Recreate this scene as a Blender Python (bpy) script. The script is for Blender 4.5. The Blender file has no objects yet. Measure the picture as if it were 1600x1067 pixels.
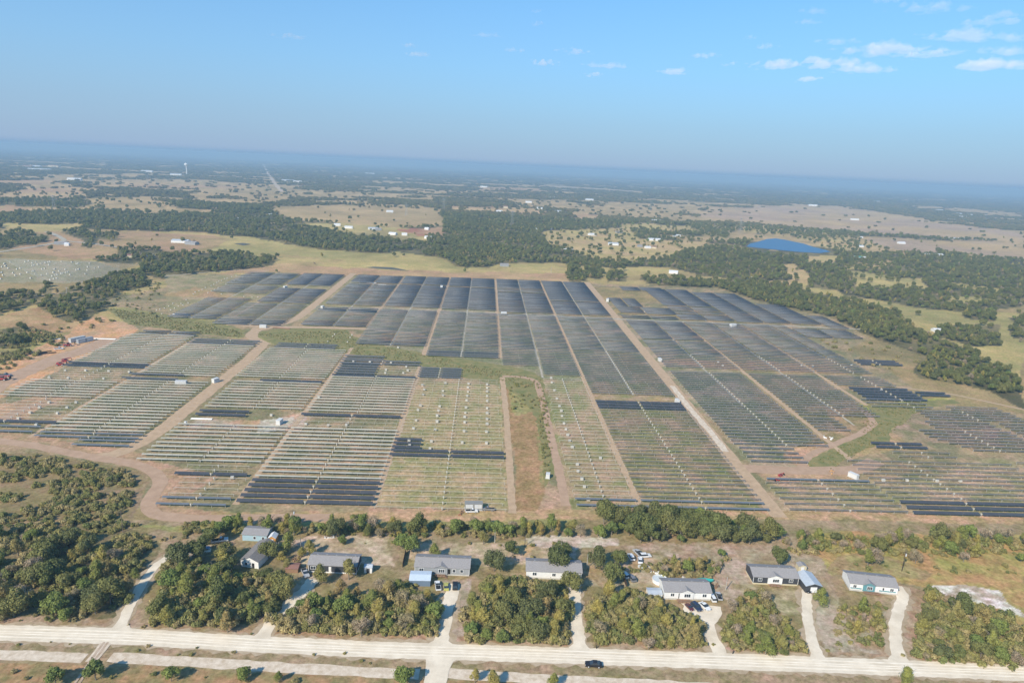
import bpy, bmesh, math, random
import numpy as np
from mathutils import Matrix, Vector
C = bpy.context.scene.collection
SC = bpy.context.scene
R = math.radians
# ------------------------------------------------------------------ camera
F = 1067.0; H = 150.0
def _n(a):
    a = np.array(a, float); return a / np.linalg.norm(a)
def _ray(u, v): return _n((u - 800, 533.5 - v, -F))
_r1 = _ray(0, 222.5); _r2 = _ray(1600, 296.5)
_up = _n(np.cross(_r2, _r1))
if _up[1] < 0: _up = -_up
_Y = _ray(762, 257.7); _Y = _n(_Y - _up * np.dot(_Y, _up)); _X = np.cross(_Y, _up)
M = np.array([_X, _Y, _up])          # world = M @ camera
cam = bpy.data.cameras.new('camera'); camo = bpy.data.objects.new('camera', cam); C.objects.link(camo)
cam.sensor_width = 36; cam.lens = F / 1600 * 36
cam.clip_start = 1; cam.clip_end = 120000
mw = Matrix([list(M[0]) + [0], list(M[1]) + [0], list(M[2]) + [H], [0, 0, 0, 1]])
camo.matrix_world = mw
SC.camera = camo
def G(u, v, z=0.0):
    """ground point under a pixel of the 1600 px photograph"""
    d = M @ _ray(u, v); t = (H - z) / -d[2]
    return (d[0] * t, d[1] * t)
def PX(x, y):
    x = np.asarray(x, float); y = np.asarray(y, float)
    c = np.stack([x, y, np.full_like(x, -H)], -1) @ M
    w = np.minimum(c[..., 2], -1e-3)
    return 800 + F * c[..., 0] / -w, 533.5 - F * c[..., 1] / -w
# ------------------------------------------------------------------ light
SUN_EL, SUN_AZ = 36.0, 218.0           # azimuth clockwise from +Y (view direction)
world = bpy.data.worlds.new('World'); SC.world = world; world.use_nodes = True
nt = world.node_tree; nt.nodes.clear()
out = nt.nodes.new('ShaderNodeOutputWorld'); bg = nt.nodes.new('ShaderNodeBackground')
sky = nt.nodes.new('ShaderNodeTexSky'); sky.sky_type = 'NISHITA'; sky.sun_disc = False
sky.sun_elevation = R(SUN_EL); sky.sun_rotation = R(SUN_AZ)
sky.altitude = 200; sky.air_density = 1.0; sky.dust_density = 0.4; sky.ozone_density = 3.0
# the lower air is hazy: the clear sky fades to a pale lavender blue towards the horizon
tcw = nt.nodes.new('ShaderNodeTexCoord'); sx = nt.nodes.new('ShaderNodeSeparateXYZ'); nt.links.new(tcw.outputs['Generated'], sx.inputs[0])
hr = nt.nodes.new('ShaderNodeValToRGB'); he = hr.color_ramp.elements
he[0].position = 0; he[0].color = (.95, .95, .95, 1); he[1].position = .42; he[1].color = (0, 0, 0, 1)
for p_, c_ in ((.06, .80), (.13, .55), (.24, .28)):
    z_ = he.new(p_); z_.color = (c_, c_, c_, 1)
nt.links.new(sx.outputs[2], hr.inputs[0])
hm = nt.nodes.new('ShaderNodeMix'); hm.data_type = 'RGBA'; nt.links.new(hr.outputs[0], hm.inputs['Factor'])
st = nt.nodes.new('ShaderNodeMix'); st.data_type = 'RGBA'; st.blend_type = 'MULTIPLY'; st.inputs['Factor'].default_value = 1
nt.links.new(sky.outputs[0], st.inputs['A']); st.inputs['B'].default_value = (.47, .93, 1.12, 1)
nt.links.new(st.outputs['Result'], hm.inputs['A']); hm.inputs['B'].default_value = (2.0, 2.65, 3.85, 1)
lr = nt.nodes.new('ShaderNodeMapRange'); lr.interpolation_type = 'SMOOTHSTEP'; lr.inputs['From Min'].default_value = -.002; lr.inputs['From Max'].default_value = .009; lr.inputs['To Min'].default_value = .85; lr.inputs['To Max'].default_value = 0
nt.links.new(sx.outputs[2], lr.inputs['Value']); lm = nt.nodes.new('ShaderNodeMix'); lm.data_type = 'RGBA'; nt.links.new(lr.outputs[0], lm.inputs['Factor'])
nt.links.new(hm.outputs['Result'], lm.inputs['A']); lm.inputs['B'].default_value = (1.2, 2.25, 3.55, 1)
nt.links.new(lm.outputs['Result'], bg.inputs[0]); bg.inputs[1].default_value = 0.12
nt.links.new(bg.outputs[0], out.inputs[0])
sun = bpy.data.lights.new('sun', 'SUN'); sun.energy = 4.0; sun.angle = R(0.5); sun.color = (1, 0.905, 0.77)
suno = bpy.data.objects.new('sun', sun); C.objects.link(suno)
sd = Vector((math.sin(R(SUN_AZ)) * math.cos(R(SUN_EL)), math.cos(R(SUN_AZ)) * math.cos(R(SUN_EL)), math.sin(R(SUN_EL))))
suno.rotation_euler = sd.to_track_quat('Z', 'Y').to_euler()
SC.view_settings.view_transform = 'Standard'; SC.view_settings.look = 'None'
SC.view_settings.exposure = 0.5; SC.view_settings.gamma = 1.0; SC.view_settings.use_curve_mapping = False
SC.cycles.volume_bounces = 2; SC.cycles.max_bounces = 6; SC.cycles.diffuse_bounces = 2
SC.cycles.glossy_bounces = 2; SC.cycles.transparent_max_bounces = 8
SC.cycles.use_denoising = True
HAZE_DENSITY = 1 / 6200.0
# ------------------------------------------------------------------ helpers
rng = np.random.default_rng(7); rnd = random.Random(11)
_ones = 'zeroth first second third fourth fifth sixth seventh eighth ninth tenth eleventh twelfth thirteenth fourteenth fifteenth sixteenth seventeenth eighteenth nineteenth'.split()
_tens = 'x x twenty thirty forty fifty sixty seventy eighty ninety'.split()
def ordn(n):
    if n < 20: return _ones[n]
    if n >= 100: return ('hundred and ' if n < 200 else 'two hundred and ') + (ordn(n % 100) if n % 100 else 'last')
    return _tens[n // 10][:-1] + 'ieth' if n % 10 == 0 else _tens[n // 10] + '-' + _ones[n % 10]
def tag(o, label=None, cat=None, group=None, kind=None):
    if label: o['label'] = label
    if cat: o['category'] = cat
    if group: o['group'] = group
    if kind: o['kind'] = kind
    return o
def empty(name, loc, rz=0.0, label=None, cat=None, group=None):
    o = bpy.data.objects.new(name, None); C.objects.link(o); o.location = loc; o.rotation_euler = (0, 0, rz)
    o.empty_display_size = 0.5
    return tag(o, label, cat, group)
def mesh_np(name, V, Fc, mats=None):
    me = bpy.data.meshes.new(name); V = np.asarray(V, np.float32); Fc = np.asarray(Fc, np.int32)
    me.vertices.add(len(V)); me.vertices.foreach_set('co', V.ravel())
    k = Fc.shape[1]; me.loops.add(Fc.size); me.loops.foreach_set('vertex_index', Fc.ravel())
    me.polygons.add(len(Fc)); me.polygons.foreach_set('loop_start', np.arange(0, Fc.size, k, dtype=np.int32))
    me.update(calc_edges=True)
    if mats is not None: me.materials.append(mats)
    return me
def link(name, me, parent=None, loc=None, rz=0.0):
    o = bpy.data.objects.new(name, me); C.objects.link(o)
    if parent is not None: o.parent = parent
    if loc is not None: o.location = loc
    if rz: o.rotation_euler = (0, 0, rz)
    return o
class MB:
    """collects boxes, prisms and tubes into one mesh"""
    def __init__(s): s.v = []; s.f = []
    def add(s, v, f):
        b = len(s.v); s.v += [tuple(p) for p in v]; s.f += [tuple(i + b for i in q) for q in f]; return s
    def box(s, x0, y0, z0, x1, y1, z1, tx=0, ty=0):
        v = [(x0, y0, z0), (x1, y0, z0), (x1, y1, z0), (x0, y1, z0), (x0 + tx, y0 + ty, z1), (x1 - tx, y0 + ty, z1), (x1 - tx, y1 - ty, z1), (x0 + tx, y1 - ty, z1)]
        return s.add(v, [(0, 3, 2, 1), (4, 5, 6, 7), (0, 1, 5, 4), (1, 2, 6, 5), (2, 3, 7, 6), (3, 0, 4, 7)])
    def prism(s, prof, y0, y1, axis='y'):
        """profile of (a, z) points extruded along y (or along x)"""
        n = len(prof)
        if axis == 'y': v = [(a, y0, z) for a, z in prof] + [(a, y1, z) for a, z in prof]
        else: v = [(y0, a, z) for a, z in prof] + [(y1, a, z) for a, z in prof]
        f = [tuple(range(n)), tuple(range(2 * n - 1, n - 1, -1))] + [(i, i + n, (i + 1) % n + n, (i + 1) % n) for i in range(n)]
        return s.add(v, f)
    def tube(s, p, q, r, n=6, r2=None):
        p = Vector(p); q = Vector(q); d = (q - p).normalized(); a = d.orthogonal().normalized(); b = d.cross(a)
        r2 = r if r2 is None else r2; v = []
        for c, rr in ((p, r), (q, r2)):
            for i in range(n):
                t = 2 * math.pi * i / n; v.append(c + a * rr * math.cos(t) + b * rr * math.sin(t))
        return s.add(v, [tuple(range(n))[::-1], tuple(range(n, 2 * n))] + [(i, (i + 1) % n, (i + 1) % n + n, i + n) for i in range(n)])
    def mesh(s, name, mat):
        me = bpy.data.meshes.new(name); me.from_pydata(s.v, [], s.f); me.update()
        bm = bmesh.new(); bm.from_mesh(me); bmesh.ops.recalc_face_normals(bm, faces=bm.faces); bm.to_mesh(me); bm.free()
        me.materials.append(mat); return me
    def build(s, name, mat, parent=None, loc=None, rz=0.0): return link(name, s.mesh(name, mat), parent, loc, rz)
def mat(name, col, rough=0.8, col2=None, scale=1.0, metal=0.0, spec=0.3, bump=0.0, rnd_mix=0.0):
    m = bpy.data.materials.new(name); m.use_nodes = True; t = m.node_tree; b = t.nodes['Principled BSDF']
    b.inputs['Roughness'].default_value = rough; b.inputs['Metallic'].default_value = metal
    b.inputs['Specular IOR Level'].default_value = spec
    if col2 is None:
        col2 = tuple(c * 0.8 for c in col)
    tc = t.nodes.new('ShaderNodeTexCoord'); no = t.nodes.new('ShaderNodeTexNoise')
    no.inputs['Scale'].default_value = scale; no.inputs['Detail'].default_value = 4; no.inputs['Roughness'].default_value = .65
    t.links.new(tc.outputs['Object'], no.inputs['Vector'])
    cr = t.nodes.new('ShaderNodeValToRGB'); cr.color_ramp.elements[0].position = .35; cr.color_ramp.elements[1].position = .65
    cr.color_ramp.elements[0].color = (*col, 1); cr.color_ramp.elements[1].color = (*col2, 1)
    t.links.new(no.outputs['Fac'], cr.inputs['Fac']); t.links.new(cr.outputs[0], b.inputs['Base Color'])
    if bump:
        bp = t.nodes.new('ShaderNodeBump'); bp.inputs['Strength'].default_value = bump
        t.links.new(no.outputs['Fac'], bp.inputs['Height']); t.links.new(bp.outputs[0], b.inputs['Normal'])
    return m
def leafmat(name, cols, rough=0.75):
    """foliage: every plant draws its own tone, every clump varies a little"""
    m = bpy.data.materials.new(name); m.use_nodes = True; t = m.node_tree; b = t.nodes['Principled BSDF']
    b.inputs['Roughness'].default_value = rough; b.inputs['Specular IOR Level'].default_value = .15
    oi = t.nodes.new('ShaderNodeObjectInfo'); cr = t.nodes.new('ShaderNodeValToRGB'); e = cr.color_ramp.elements
    cr.color_ramp.interpolation = 'LINEAR'
    e[0].position = 0; e[0].color = (*cols[0], 1); e[1].position = 1; e[1].color = (*cols[-1], 1)
    for i, c in enumerate(cols[1:-1]):
        x = e.new((i + 1) / (len(cols) - 1)); x.color = (*c, 1)
    t.links.new(oi.outputs['Random'], cr.inputs['Fac'])
    tc = t.nodes.new('ShaderNodeTexCoord'); no = t.nodes.new('ShaderNodeTexNoise'); no.inputs['Scale'].default_value = .55
    no.inputs['Detail'].default_value = 3; t.links.new(tc.outputs['Object'], no.inputs['Vector'])
    mr = t.nodes.new('ShaderNodeMapRange'); mr.inputs['From Min'].default_value = .3; mr.inputs['From Max'].default_value = .7
    mr.inputs['To Min'].default_value = .65; mr.inputs['To Max'].default_value = 1.4; t.links.new(no.outputs['Fac'], mr.inputs['Value'])
    mx = t.nodes.new('ShaderNodeMix'); mx.data_type = 'RGBA'; mx.blend_type = 'MULTIPLY'; mx.inputs['Factor'].default_value = 1
    t.links.new(cr.outputs[0], mx.inputs['A']); t.links.new(mr.outputs[0], mx.inputs['B']); t.links.new(mx.outputs['Result'], b.inputs['Base Color'])
    tr = t.nodes.new('ShaderNodeBsdfTranslucent'); t.links.new(mx.outputs['Result'], tr.inputs['Color'])
    ms = t.nodes.new('ShaderNodeMixShader'); ms.inputs[0].default_value = .25
    t.links.new(b.outputs[0], ms.inputs[1]); t.links.new(tr.outputs[0], ms.inputs[2]); t.links.new(ms.outputs[0], t.nodes['Material Output'].inputs['Surface'])
    return m
# value noise on world coordinates
def vnoise(x, y, seed=0):
    xi = np.floor(x).astype(np.int64); yi = np.floor(y).astype(np.int64); fx = x - xi; fy = y - yi
    fx = fx * fx * (3 - 2 * fx); fy = fy * fy * (3 - 2 * fy)
    def h(a, b):
        n = (a * 374761393 + b * 668265263 + seed * 1442695041) & 0xFFFFFFFF
        n = ((n ^ (n >> 13)) * 1274126177) & 0xFFFFFFFF
        return ((n ^ (n >> 16)) & 0xFFFF) / 65535.0
    return (h(xi, yi) * (1 - fx) + h(xi + 1, yi) * fx) * (1 - fy) + (h(xi, yi + 1) * (1 - fx) + h(xi + 1, yi + 1) * fx) * fy
def fbm(x, y, s, seed=0, o=4):
    a = 0; w = .5; t = 0; x = x / s; y = y / s
    for k in range(o):
        a = a + w * vnoise(x, y, seed + k * 17); t += w; w *= .55; x = x * 2.03; y = y * 2.03
    return a / t
def inside(u, v, poly):
    r = np.zeros(u.shape, bool); n = len(poly)
    p = np.array(poly, float); lo = p.min(0); hi = p.max(0)
    k = (u >= lo[0]) & (u <= hi[0]) & (v >= lo[1]) & (v <= hi[1])
    if not k.any(): return r
    uu = u[k]; vv = v[k]; c = np.zeros(uu.shape, bool)
    for i in range(n):
        x1, y1 = p[i]; x2, y2 = p[(i + 1) % n]
        if y1 == y2: continue
        c ^= ((y1 > vv) != (y2 > vv)) & (uu < (x2 - x1) * (vv - y1) / (y2 - y1) + x1)
    r[k] = c; return r
# ------------------------------------------------------------------ land cover: (outline, colour a, colour b, patch size m, tree cover 0..1)
TAN = (.50, .345, .17); TAN2 = (.37, .265, .125); PINK = (.43, .27, .15); OLV = (.26, .205, .095); OLV2 = (.165, .145, .07)
YEL = (.46, .355, .14); YEL2 = (.34, .285, .11); RUST = (.38, .235, .12); DIRT = (.50, .315, .185); DIRT2 = (.43, .275, .165)
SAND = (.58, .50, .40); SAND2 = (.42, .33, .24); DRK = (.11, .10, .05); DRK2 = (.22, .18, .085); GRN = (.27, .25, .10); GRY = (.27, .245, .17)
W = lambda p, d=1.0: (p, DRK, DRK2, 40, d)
LAND = [
 # --- far fields
 ([(0,281),(95,281),(85,287),(0,289)], TAN, PINK, 200, 0), ([(0,301),(62,293),(135,293),(150,305),(112,311),(0,311)], PINK, TAN, 200, .02),
 ([(142,286),(240,285),(300,290),(375,290),(375,296),(300,294),(225,293),(195,295),(140,293)], TAN, PINK, 200, .03),
 ([(140,310),(212,307),(275,316),(275,323),(175,325),(140,324)], TAN, TAN2, 200, .03), ([(282,303),(375,298),(400,300),(420,312),(345,307),(312,310)], TAN, TAN2, 200, .02),
 ([(0,322),(50,325),(40,329),(0,334)], PINK, TAN, 200, .0), ([(0,350),(75,347),(130,349),(130,357),(88,362),(0,366)], YEL, PINK, 160, .02),
 ([(395,293),(435,290),(482,298),(430,318),(380,316)], TAN, TAN2, 200, .04), ([(430,322),(520,320),(600,325),(690,328),(690,352),(620,357),(540,350),(470,345),(436,337)], TAN, TAN2, 250, .005),
 ([(470,348),(560,350),(660,360),(668,380),(620,384),(560,374),(480,362)], YEL, OLV, 120, .03), ([(620,360),(690,354),(692,366),(650,370)], (.36,.15,.09), PINK, 90, 0),
 ([(595,307),(680,309),(675,314),(600,312)], TAN, TAN2, 90, 0), ([(560,320),(660,321),(690,328),(560,325)], TAN, TAN2, 90, .1), ([(705,322),(800,324),(850,328),(850,339),(800,334),(705,330)], TAN, PINK, 160, .06),
 ([(893,334),(935,336),(925,344),(900,341)], PINK, TAN, 90, 0), ([(962,350),(1075,352),(1092,363),(975,360)], YEL, TAN, 150, .05), ([(1036,340),(1125,338),(1140,346),(1050,347)], TAN, TAN2, 150, .01),
 ([(745,292),(840,294),(850,299),(750,298)], TAN, PINK, 150, .05), ([(860,290),(1010,299),(1008,302),(860,293)], SAND2, TAN, 150, .0), ([(500,274),(700,280),(690,283),(500,277)], TAN, SAND2, 150, .3),
 ([(1090,328),(1120,324),(1250,320),(1330,325),(1400,335),(1440,340),(1430,346),(1500,352),(1600,365),(1600,378),(1500,375),(1400,368),(1300,360),(1200,353),(1120,345),(1080,335)], TAN, (.45,.31,.2), 260, .004),
 ([(1325,371),(1450,374),(1600,379),(1600,404),(1525,399),(1488,391),(1425,396),(1388,387),(1350,379)], TAN, (.44,.31,.2), 260, .012),
 ([(1240,368),(1335,370),(1388,390),(1418,400),(1350,394),(1295,388)], TAN, YEL, 120, .12),
 ([(1150,352),(1200,353),(1300,362),(1330,372),(1250,372),(1160,362)], YEL, TAN, 120, .35),
 ([(835,362),(985,356),(992,373),(1115,378),(1078,391),(1050,401),(1015,406),(950,411),(900,394),(850,385)], YEL, TAN, 90, .07),
 ([(700,345),(830,345),(835,362),(820,350),(720,350)], YEL2, TAN, 90, .3),
 ([(1080,345),(1150,350),(1130,372),(1085,366)], YEL2, TAN2, 90, .4),
 # --- middle distance
 ([(0,364),(75,360),(220,356),(330,366),(420,372),(500,386),(640,397),(690,405),(720,418),(880,410),(962,418),(1040,417),(1100,430),(1175,438),(1155,446),(1030,440),(1000,446),(910,446),(700,440),(420,430),(330,436),(240,600),(0,620)], TAN2, YEL, 90, .004),
 ([(0,366),(75,362),(220,360),(330,368),(360,378),(300,392),(200,405),(0,404)], PINK, TAN2, 120, .01),
 ([(360,372),(420,374),(500,386),(640,397),(690,404),(720,418),(860,412),(880,420),(700,420),(560,408),(430,398),(330,392)], YEL, YEL2, 110, .003),
 ([(420,412),(560,420),(700,425),(890,428),(890,441),(700,436),(550,432),(420,425),(330,430)], TAN, PINK, 90, 0),
 ([(0,385),(130,405),(210,425),(220,440),(150,460),(0,455)], TAN2, OLV, 40, 0), ([(0,442),(60,438),(160,441),(200,430),(160,450),(60,460),(0,456)], OLV, TAN2, 40, 0),
 ([(170,470),(200,455),(240,440),(330,436),(390,450),(250,520),(200,515)], YEL2, TAN, 30, .0),
 ([(0,495),(60,480),(110,500),(160,492),(110,520),(60,545),(0,560)], TAN, RUST, 35, .01),
 ([(0,512),(60,520),(110,520),(60,550),(20,570),(0,570)], OLV, YEL2, 20, .0),
 ([(1170,455),(1330,470),(1440,520),(1600,560),(1600,665),(1440,652),(1410,610),(1340,566),(1280,532),(1200,500)], TAN2, OLV, 60, 0),
 # woods on the right
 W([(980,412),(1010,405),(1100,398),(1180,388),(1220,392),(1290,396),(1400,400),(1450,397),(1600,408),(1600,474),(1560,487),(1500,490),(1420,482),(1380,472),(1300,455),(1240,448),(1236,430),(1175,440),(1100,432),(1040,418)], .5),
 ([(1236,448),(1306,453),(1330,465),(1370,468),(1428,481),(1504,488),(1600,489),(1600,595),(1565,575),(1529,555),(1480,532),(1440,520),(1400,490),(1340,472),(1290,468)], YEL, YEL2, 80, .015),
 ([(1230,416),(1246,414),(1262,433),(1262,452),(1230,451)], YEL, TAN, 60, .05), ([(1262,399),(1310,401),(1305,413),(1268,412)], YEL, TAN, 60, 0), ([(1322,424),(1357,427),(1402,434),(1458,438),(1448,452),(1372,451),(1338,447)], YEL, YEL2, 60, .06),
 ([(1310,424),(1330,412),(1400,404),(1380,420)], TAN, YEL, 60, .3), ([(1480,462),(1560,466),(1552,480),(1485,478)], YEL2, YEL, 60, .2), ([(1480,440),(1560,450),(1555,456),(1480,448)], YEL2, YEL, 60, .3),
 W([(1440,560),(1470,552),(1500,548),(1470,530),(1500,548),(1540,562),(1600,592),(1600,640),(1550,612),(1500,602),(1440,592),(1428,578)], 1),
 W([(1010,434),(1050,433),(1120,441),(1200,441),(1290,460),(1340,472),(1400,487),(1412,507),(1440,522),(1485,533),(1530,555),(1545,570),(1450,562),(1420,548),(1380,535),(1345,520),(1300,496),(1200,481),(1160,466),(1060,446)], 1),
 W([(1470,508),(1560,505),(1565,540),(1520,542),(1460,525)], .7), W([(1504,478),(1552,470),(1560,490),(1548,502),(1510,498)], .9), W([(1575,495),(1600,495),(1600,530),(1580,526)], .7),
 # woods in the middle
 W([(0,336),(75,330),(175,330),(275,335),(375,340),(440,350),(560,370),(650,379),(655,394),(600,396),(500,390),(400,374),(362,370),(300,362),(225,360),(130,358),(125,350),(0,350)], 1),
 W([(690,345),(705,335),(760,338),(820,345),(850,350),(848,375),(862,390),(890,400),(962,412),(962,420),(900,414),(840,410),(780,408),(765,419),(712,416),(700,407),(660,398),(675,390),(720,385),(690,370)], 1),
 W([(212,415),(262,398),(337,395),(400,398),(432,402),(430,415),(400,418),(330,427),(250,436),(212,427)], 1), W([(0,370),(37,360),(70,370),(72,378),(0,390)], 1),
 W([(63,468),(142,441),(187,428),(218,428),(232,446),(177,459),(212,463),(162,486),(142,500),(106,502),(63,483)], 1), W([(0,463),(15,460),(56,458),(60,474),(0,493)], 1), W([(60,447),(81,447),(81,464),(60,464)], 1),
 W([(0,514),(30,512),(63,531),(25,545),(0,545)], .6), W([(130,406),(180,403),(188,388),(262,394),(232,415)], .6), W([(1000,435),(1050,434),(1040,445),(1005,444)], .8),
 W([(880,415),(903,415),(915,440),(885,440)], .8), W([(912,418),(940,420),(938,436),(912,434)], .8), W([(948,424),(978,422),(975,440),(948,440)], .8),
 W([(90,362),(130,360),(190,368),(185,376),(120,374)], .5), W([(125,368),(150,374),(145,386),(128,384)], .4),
 # --- the solar farm
 ([(330,428),(560,430),(900,442),(1120,450),(1210,478),(1300,496),(1360,530),(1330,545),(1420,600),(1460,632),(1600,645),(1600,815),(1200,803),(800,803),(300,815),(225,800),(0,700),(0,595),(110,560),(215,500),(160,470),(250,450)], (.225,.20,.105), (.38,.27,.155), 12, 0),
 ([(840,590),(1010,590),(1100,700),(1190,797),(890,800),(860,700)], (.25,.235,.10), (.40,.28,.17), 11, 0),
 ([(690,480),(905,498),(1000,600),(840,592),(780,585),(560,540),(600,480)], (.22,.215,.115), (.36,.285,.18), 13, 0),
 ([(905,498),(1050,498),(1180,620),(1290,700),(1240,735),(1180,735),(1060,600)], (.23,.22,.12), (.40,.30,.20), 12, 0),
 ([(580,803),(650,600),(780,600),(795,803)], (.31,.27,.12), (.43,.31,.17), 8, 0),
 ([(1200,752),(1420,755),(1600,700),(1600,815),(1210,803)], (.29,.25,.125), (.43,.30,.19), 12, 0),
 ([(250,430),(560,432),(545,500),(330,505),(270,500)], (.27,.24,.12), (.36,.28,.16), 12, 0),
 ([(0,440),(0,404),(150,408),(205,424),(130,443),(70,441)], (.29,.26,.15), (.36,.30,.19), 20, 0),
 ([(240,460),(300,450),(400,470),(330,470),(300,464)], PINK, TAN2, 10, 0),
 # bare yards and dusty gaps
 ([(0,572),(60,547),(100,522),(125,505),(160,494),(215,514),(190,528),(120,560),(75,590),(40,600),(0,625)], (.60,.33,.165), DIRT, 14, 0),
 ([(0,655),(0,632),(60,620),(110,620),(60,640),(30,660)], DIRT2, DIRT, 10, 0), ([(0,680),(0,672),(210,705),(240,720),(340,745),(300,770),(258,790),(330,800),(350,812),(230,808),(225,780),(262,748),(235,730)], DIRT2, (.42,.27,.17), 10, 0),
 ([(300,655),(440,655),(480,640),(470,675),(420,672),(290,668)], SAND2, DIRT, 8, 0), ([(410,655),(462,652),(450,672),(400,676)], SAND, SAND2, 7, 0),
 ([(580,792),(800,796),(800,808),(570,806)], DIRT, (.40,.26,.16), 8, 0), ([(855,745),(890,790),(895,806),(820,806),(830,780)], (.42,.28,.18), DIRT2, 8, 0),
 ([(480,478),(560,480),(880,492),(880,500),(700,497),(490,484)], GRY, SAND2, 9, 0), ([(560,522),(665,522),(655,540),(600,535)], DIRT2, TAN2, 10, 0),
 ([(1065,560),(1290,570),(1330,585),(1120,576),(1035,565)], DIRT2, PINK, 10, 0), ([(930,620),(1055,622),(1068,634),(930,628)], (.40,.29,.18), TAN2, 8, 0),
 ([(1180,740),(1330,738),(1345,752),(1200,752)], DIRT2, DIRT, 9, 0), ([(1290,640),(1345,636),(1370,660),(1320,690),(1250,708),(1240,700),(1310,670)], DIRT2, OLV, 9, 0), ([(1240,700),(1290,690),(1280,720),(1255,735),(1225,712)], DIRT2, DIRT, 9, 0),
 ([(1395,672),(1420,690),(1395,705),(1345,715),(1330,722),(1350,700),(1378,690)], DIRT2, TAN2, 9, 0), ([(1420,640),(1600,665),(1600,700),(1440,690),(1400,672)], (.25,.21,.11), (.36,.25,.17), 10, 0),
 ([(905,448),(1000,450),(1050,470),(985,472),(945,470),(925,460)], TAN2, OLV, 12, 0), ([(945,482),(1050,486),(1060,494),(960,489)], TAN2, OLV, 12, 0),
 ([(0,468),(120,472),(0,476)], TAN2, OLV, 12, 0),
 # green ditch and brown strip
 ([(165,480),(250,490),(330,503),(385,516),(382,528),(320,522),(270,515),(200,505)], GRN, YEL2, 7, 0), ([(400,520),(470,512),(540,513),(548,528),(600,545),(690,560),(790,575),(845,590),(850,620),(780,600),(700,580),(600,560),(480,545),(392,533)], GRN, YEL2, 7, 0),
 ([(785,598),(838,596),(850,650),(862,740),(850,780),(838,802),(800,802),(795,700)], RUST, (.30,.20,.09), 5, 0), ([(840,600),(850,600),(862,700),(860,760),(845,760),(838,680)], GRN, RUST, 5, 0), ([(790,598),(838,598),(845,640),(800,650)], GRN, YEL2, 5, 0),
 ([(1345,632),(1390,630),(1490,622),(1485,630),(1440,645),(1400,668),(1372,690),(1300,733),(1262,732),(1262,718),(1300,702),(1345,680),(1380,658)], (.30,.29,.08), YEL, 6, 0),
 # --- lower left scrub, house lots
 ([(0,706),(60,708),(130,718),(238,738),(200,812),(330,816),(330,850),(0,850)], OLV, (.26,.19,.10), 7, 0),
 ([(100,760),(230,740),(205,812),(180,812)], (.30,.21,.13), OLV, 6, 0),
 ([(0,812),(330,812),(900,803),(1200,803),(1600,812),(1600,1100),(0,1100)], (.34,.25,.15), OLV, 8, 0),
 ([(200,822),(460,812),(900,808),(900,830),(460,832),(330,834)], YEL2, GRN, 6, 0),
 ([(0,815),(180,812),(250,850),(230,890),(180,980),(0,975)], OLV2, (.22,.17,.09), 6, 0),
 ([(260,870),(340,860),(450,890),(430,985),(230,985)], OLV2, (.24,.19,.11), 6, 0),
 ([(445,842),(620,832),(610,850),(620,885),(560,880),(470,885)], (.54,.42,.30), (.38,.29,.18), 5, 0), ([(640,850),(900,845),(900,880),(740,885),(640,870)], (.50,.38,.26), (.35,.27,.15), 5, 0),
 ([(820,838),(960,840),(960,850),(900,860),(830,855)], SAND, SAND2, 5, 0), ([(800,845),(840,850),(815,880),(795,880)], SAND2, TAN, 5, 0), ([(910,880),(1030,870),(1040,920),(960,920),(915,915)], (.42,.33,.22), (.36,.25,.13), 4, 0),
 ([(960,850),(1200,850),(1180,880),(1030,870)], (.36,.25,.16), SAND2, 5, 0), ([(1110,870),(1190,860),(1180,910),(1170,950),(1110,930)], SAND2, (.38,.27,.17), 5, 0),
 ([(1270,832),(1600,835),(1600,1000),(1560,960),(1450,915),(1300,898),(1240,870)], (.42,.25,.11), (.36,.30,.10), 8, 0), ([(1285,890),(1310,872),(1350,866),(1400,872),(1430,886),(1455,892),(1440,903),(1380,900),(1340,905),(1300,900)], (.33,.28,.115), (.32,.22,.11), 6, 0),
 ([(1200,840),(1260,840),(1290,890),(1320,960),(1390,1000),(1390,1030),(1290,1020),(1265,940),(1180,880)], (.40,.31,.21), (.34,.25,.15), 5, 0), ([(1270,930),(1320,960),(1340,1020),(1290,1025),(1270,980)], (.46,.38,.29), SAND2, 5, 0),
 ([(1130,915),(1170,912),(1245,920),(1255,1000),(1200,940)], (.40,.33,.20), OLV, 5, 0), ([(1415,915),(1470,925),(1440,1000),(1425,1030),(1405,1000)], (.42,.31,.21), (.34,.22,.13), 4, 0),
 ([(1448,912),(1500,913),(1562,921),(1575,940),(1602,960),(1602,966),(1560,948),(1500,936),(1470,925)], (.72,.66,.58), SAND2, 3.5, 0),
 ([(1345,960),(1390,955),(1385,1030),(1350,1025)], (.42,.34,.25), (.36,.25,.15), 4, 0),
 ([(690,905),(730,905),(722,1000),(705,1010)], (.42,.34,.26), (.34,.26,.17), 4, 0), ([(470,900),(500,905),(450,960),(400,985),(380,985)], (.42,.34,.25), (.32,.24,.15), 4, 0),
 ([(0,958),(400,975),(800,998),(1200,1015),(1600,1030),(1600,1040),(1200,1025),(800,1010),(400,992),(0,974)], (.40,.29,.20), (.34,.23,.13), 3, 0),
 ([(0,998),(400,1015),(800,1032),(1600,1064),(1600,1080),(800,1052),(400,1036),(0,1015)], (.27,.21,.11), (.36,.26,.16), 3, 0),
 ([(330,800),(900,798),(1200,798),(1600,806),(1600,818),(1200,812),(900,812),(330,818)], TAN2, DIRT, 5, 0),
 ([(0,1032),(640,1060),(1600,1100),(1600,1140),(0,1140)], (.38,.235,.12), OLV, 4, 0),
]
LANDA = [(np.array(p, float), a, b, s, d) for p, a, b, s, d in LAND]
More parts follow.
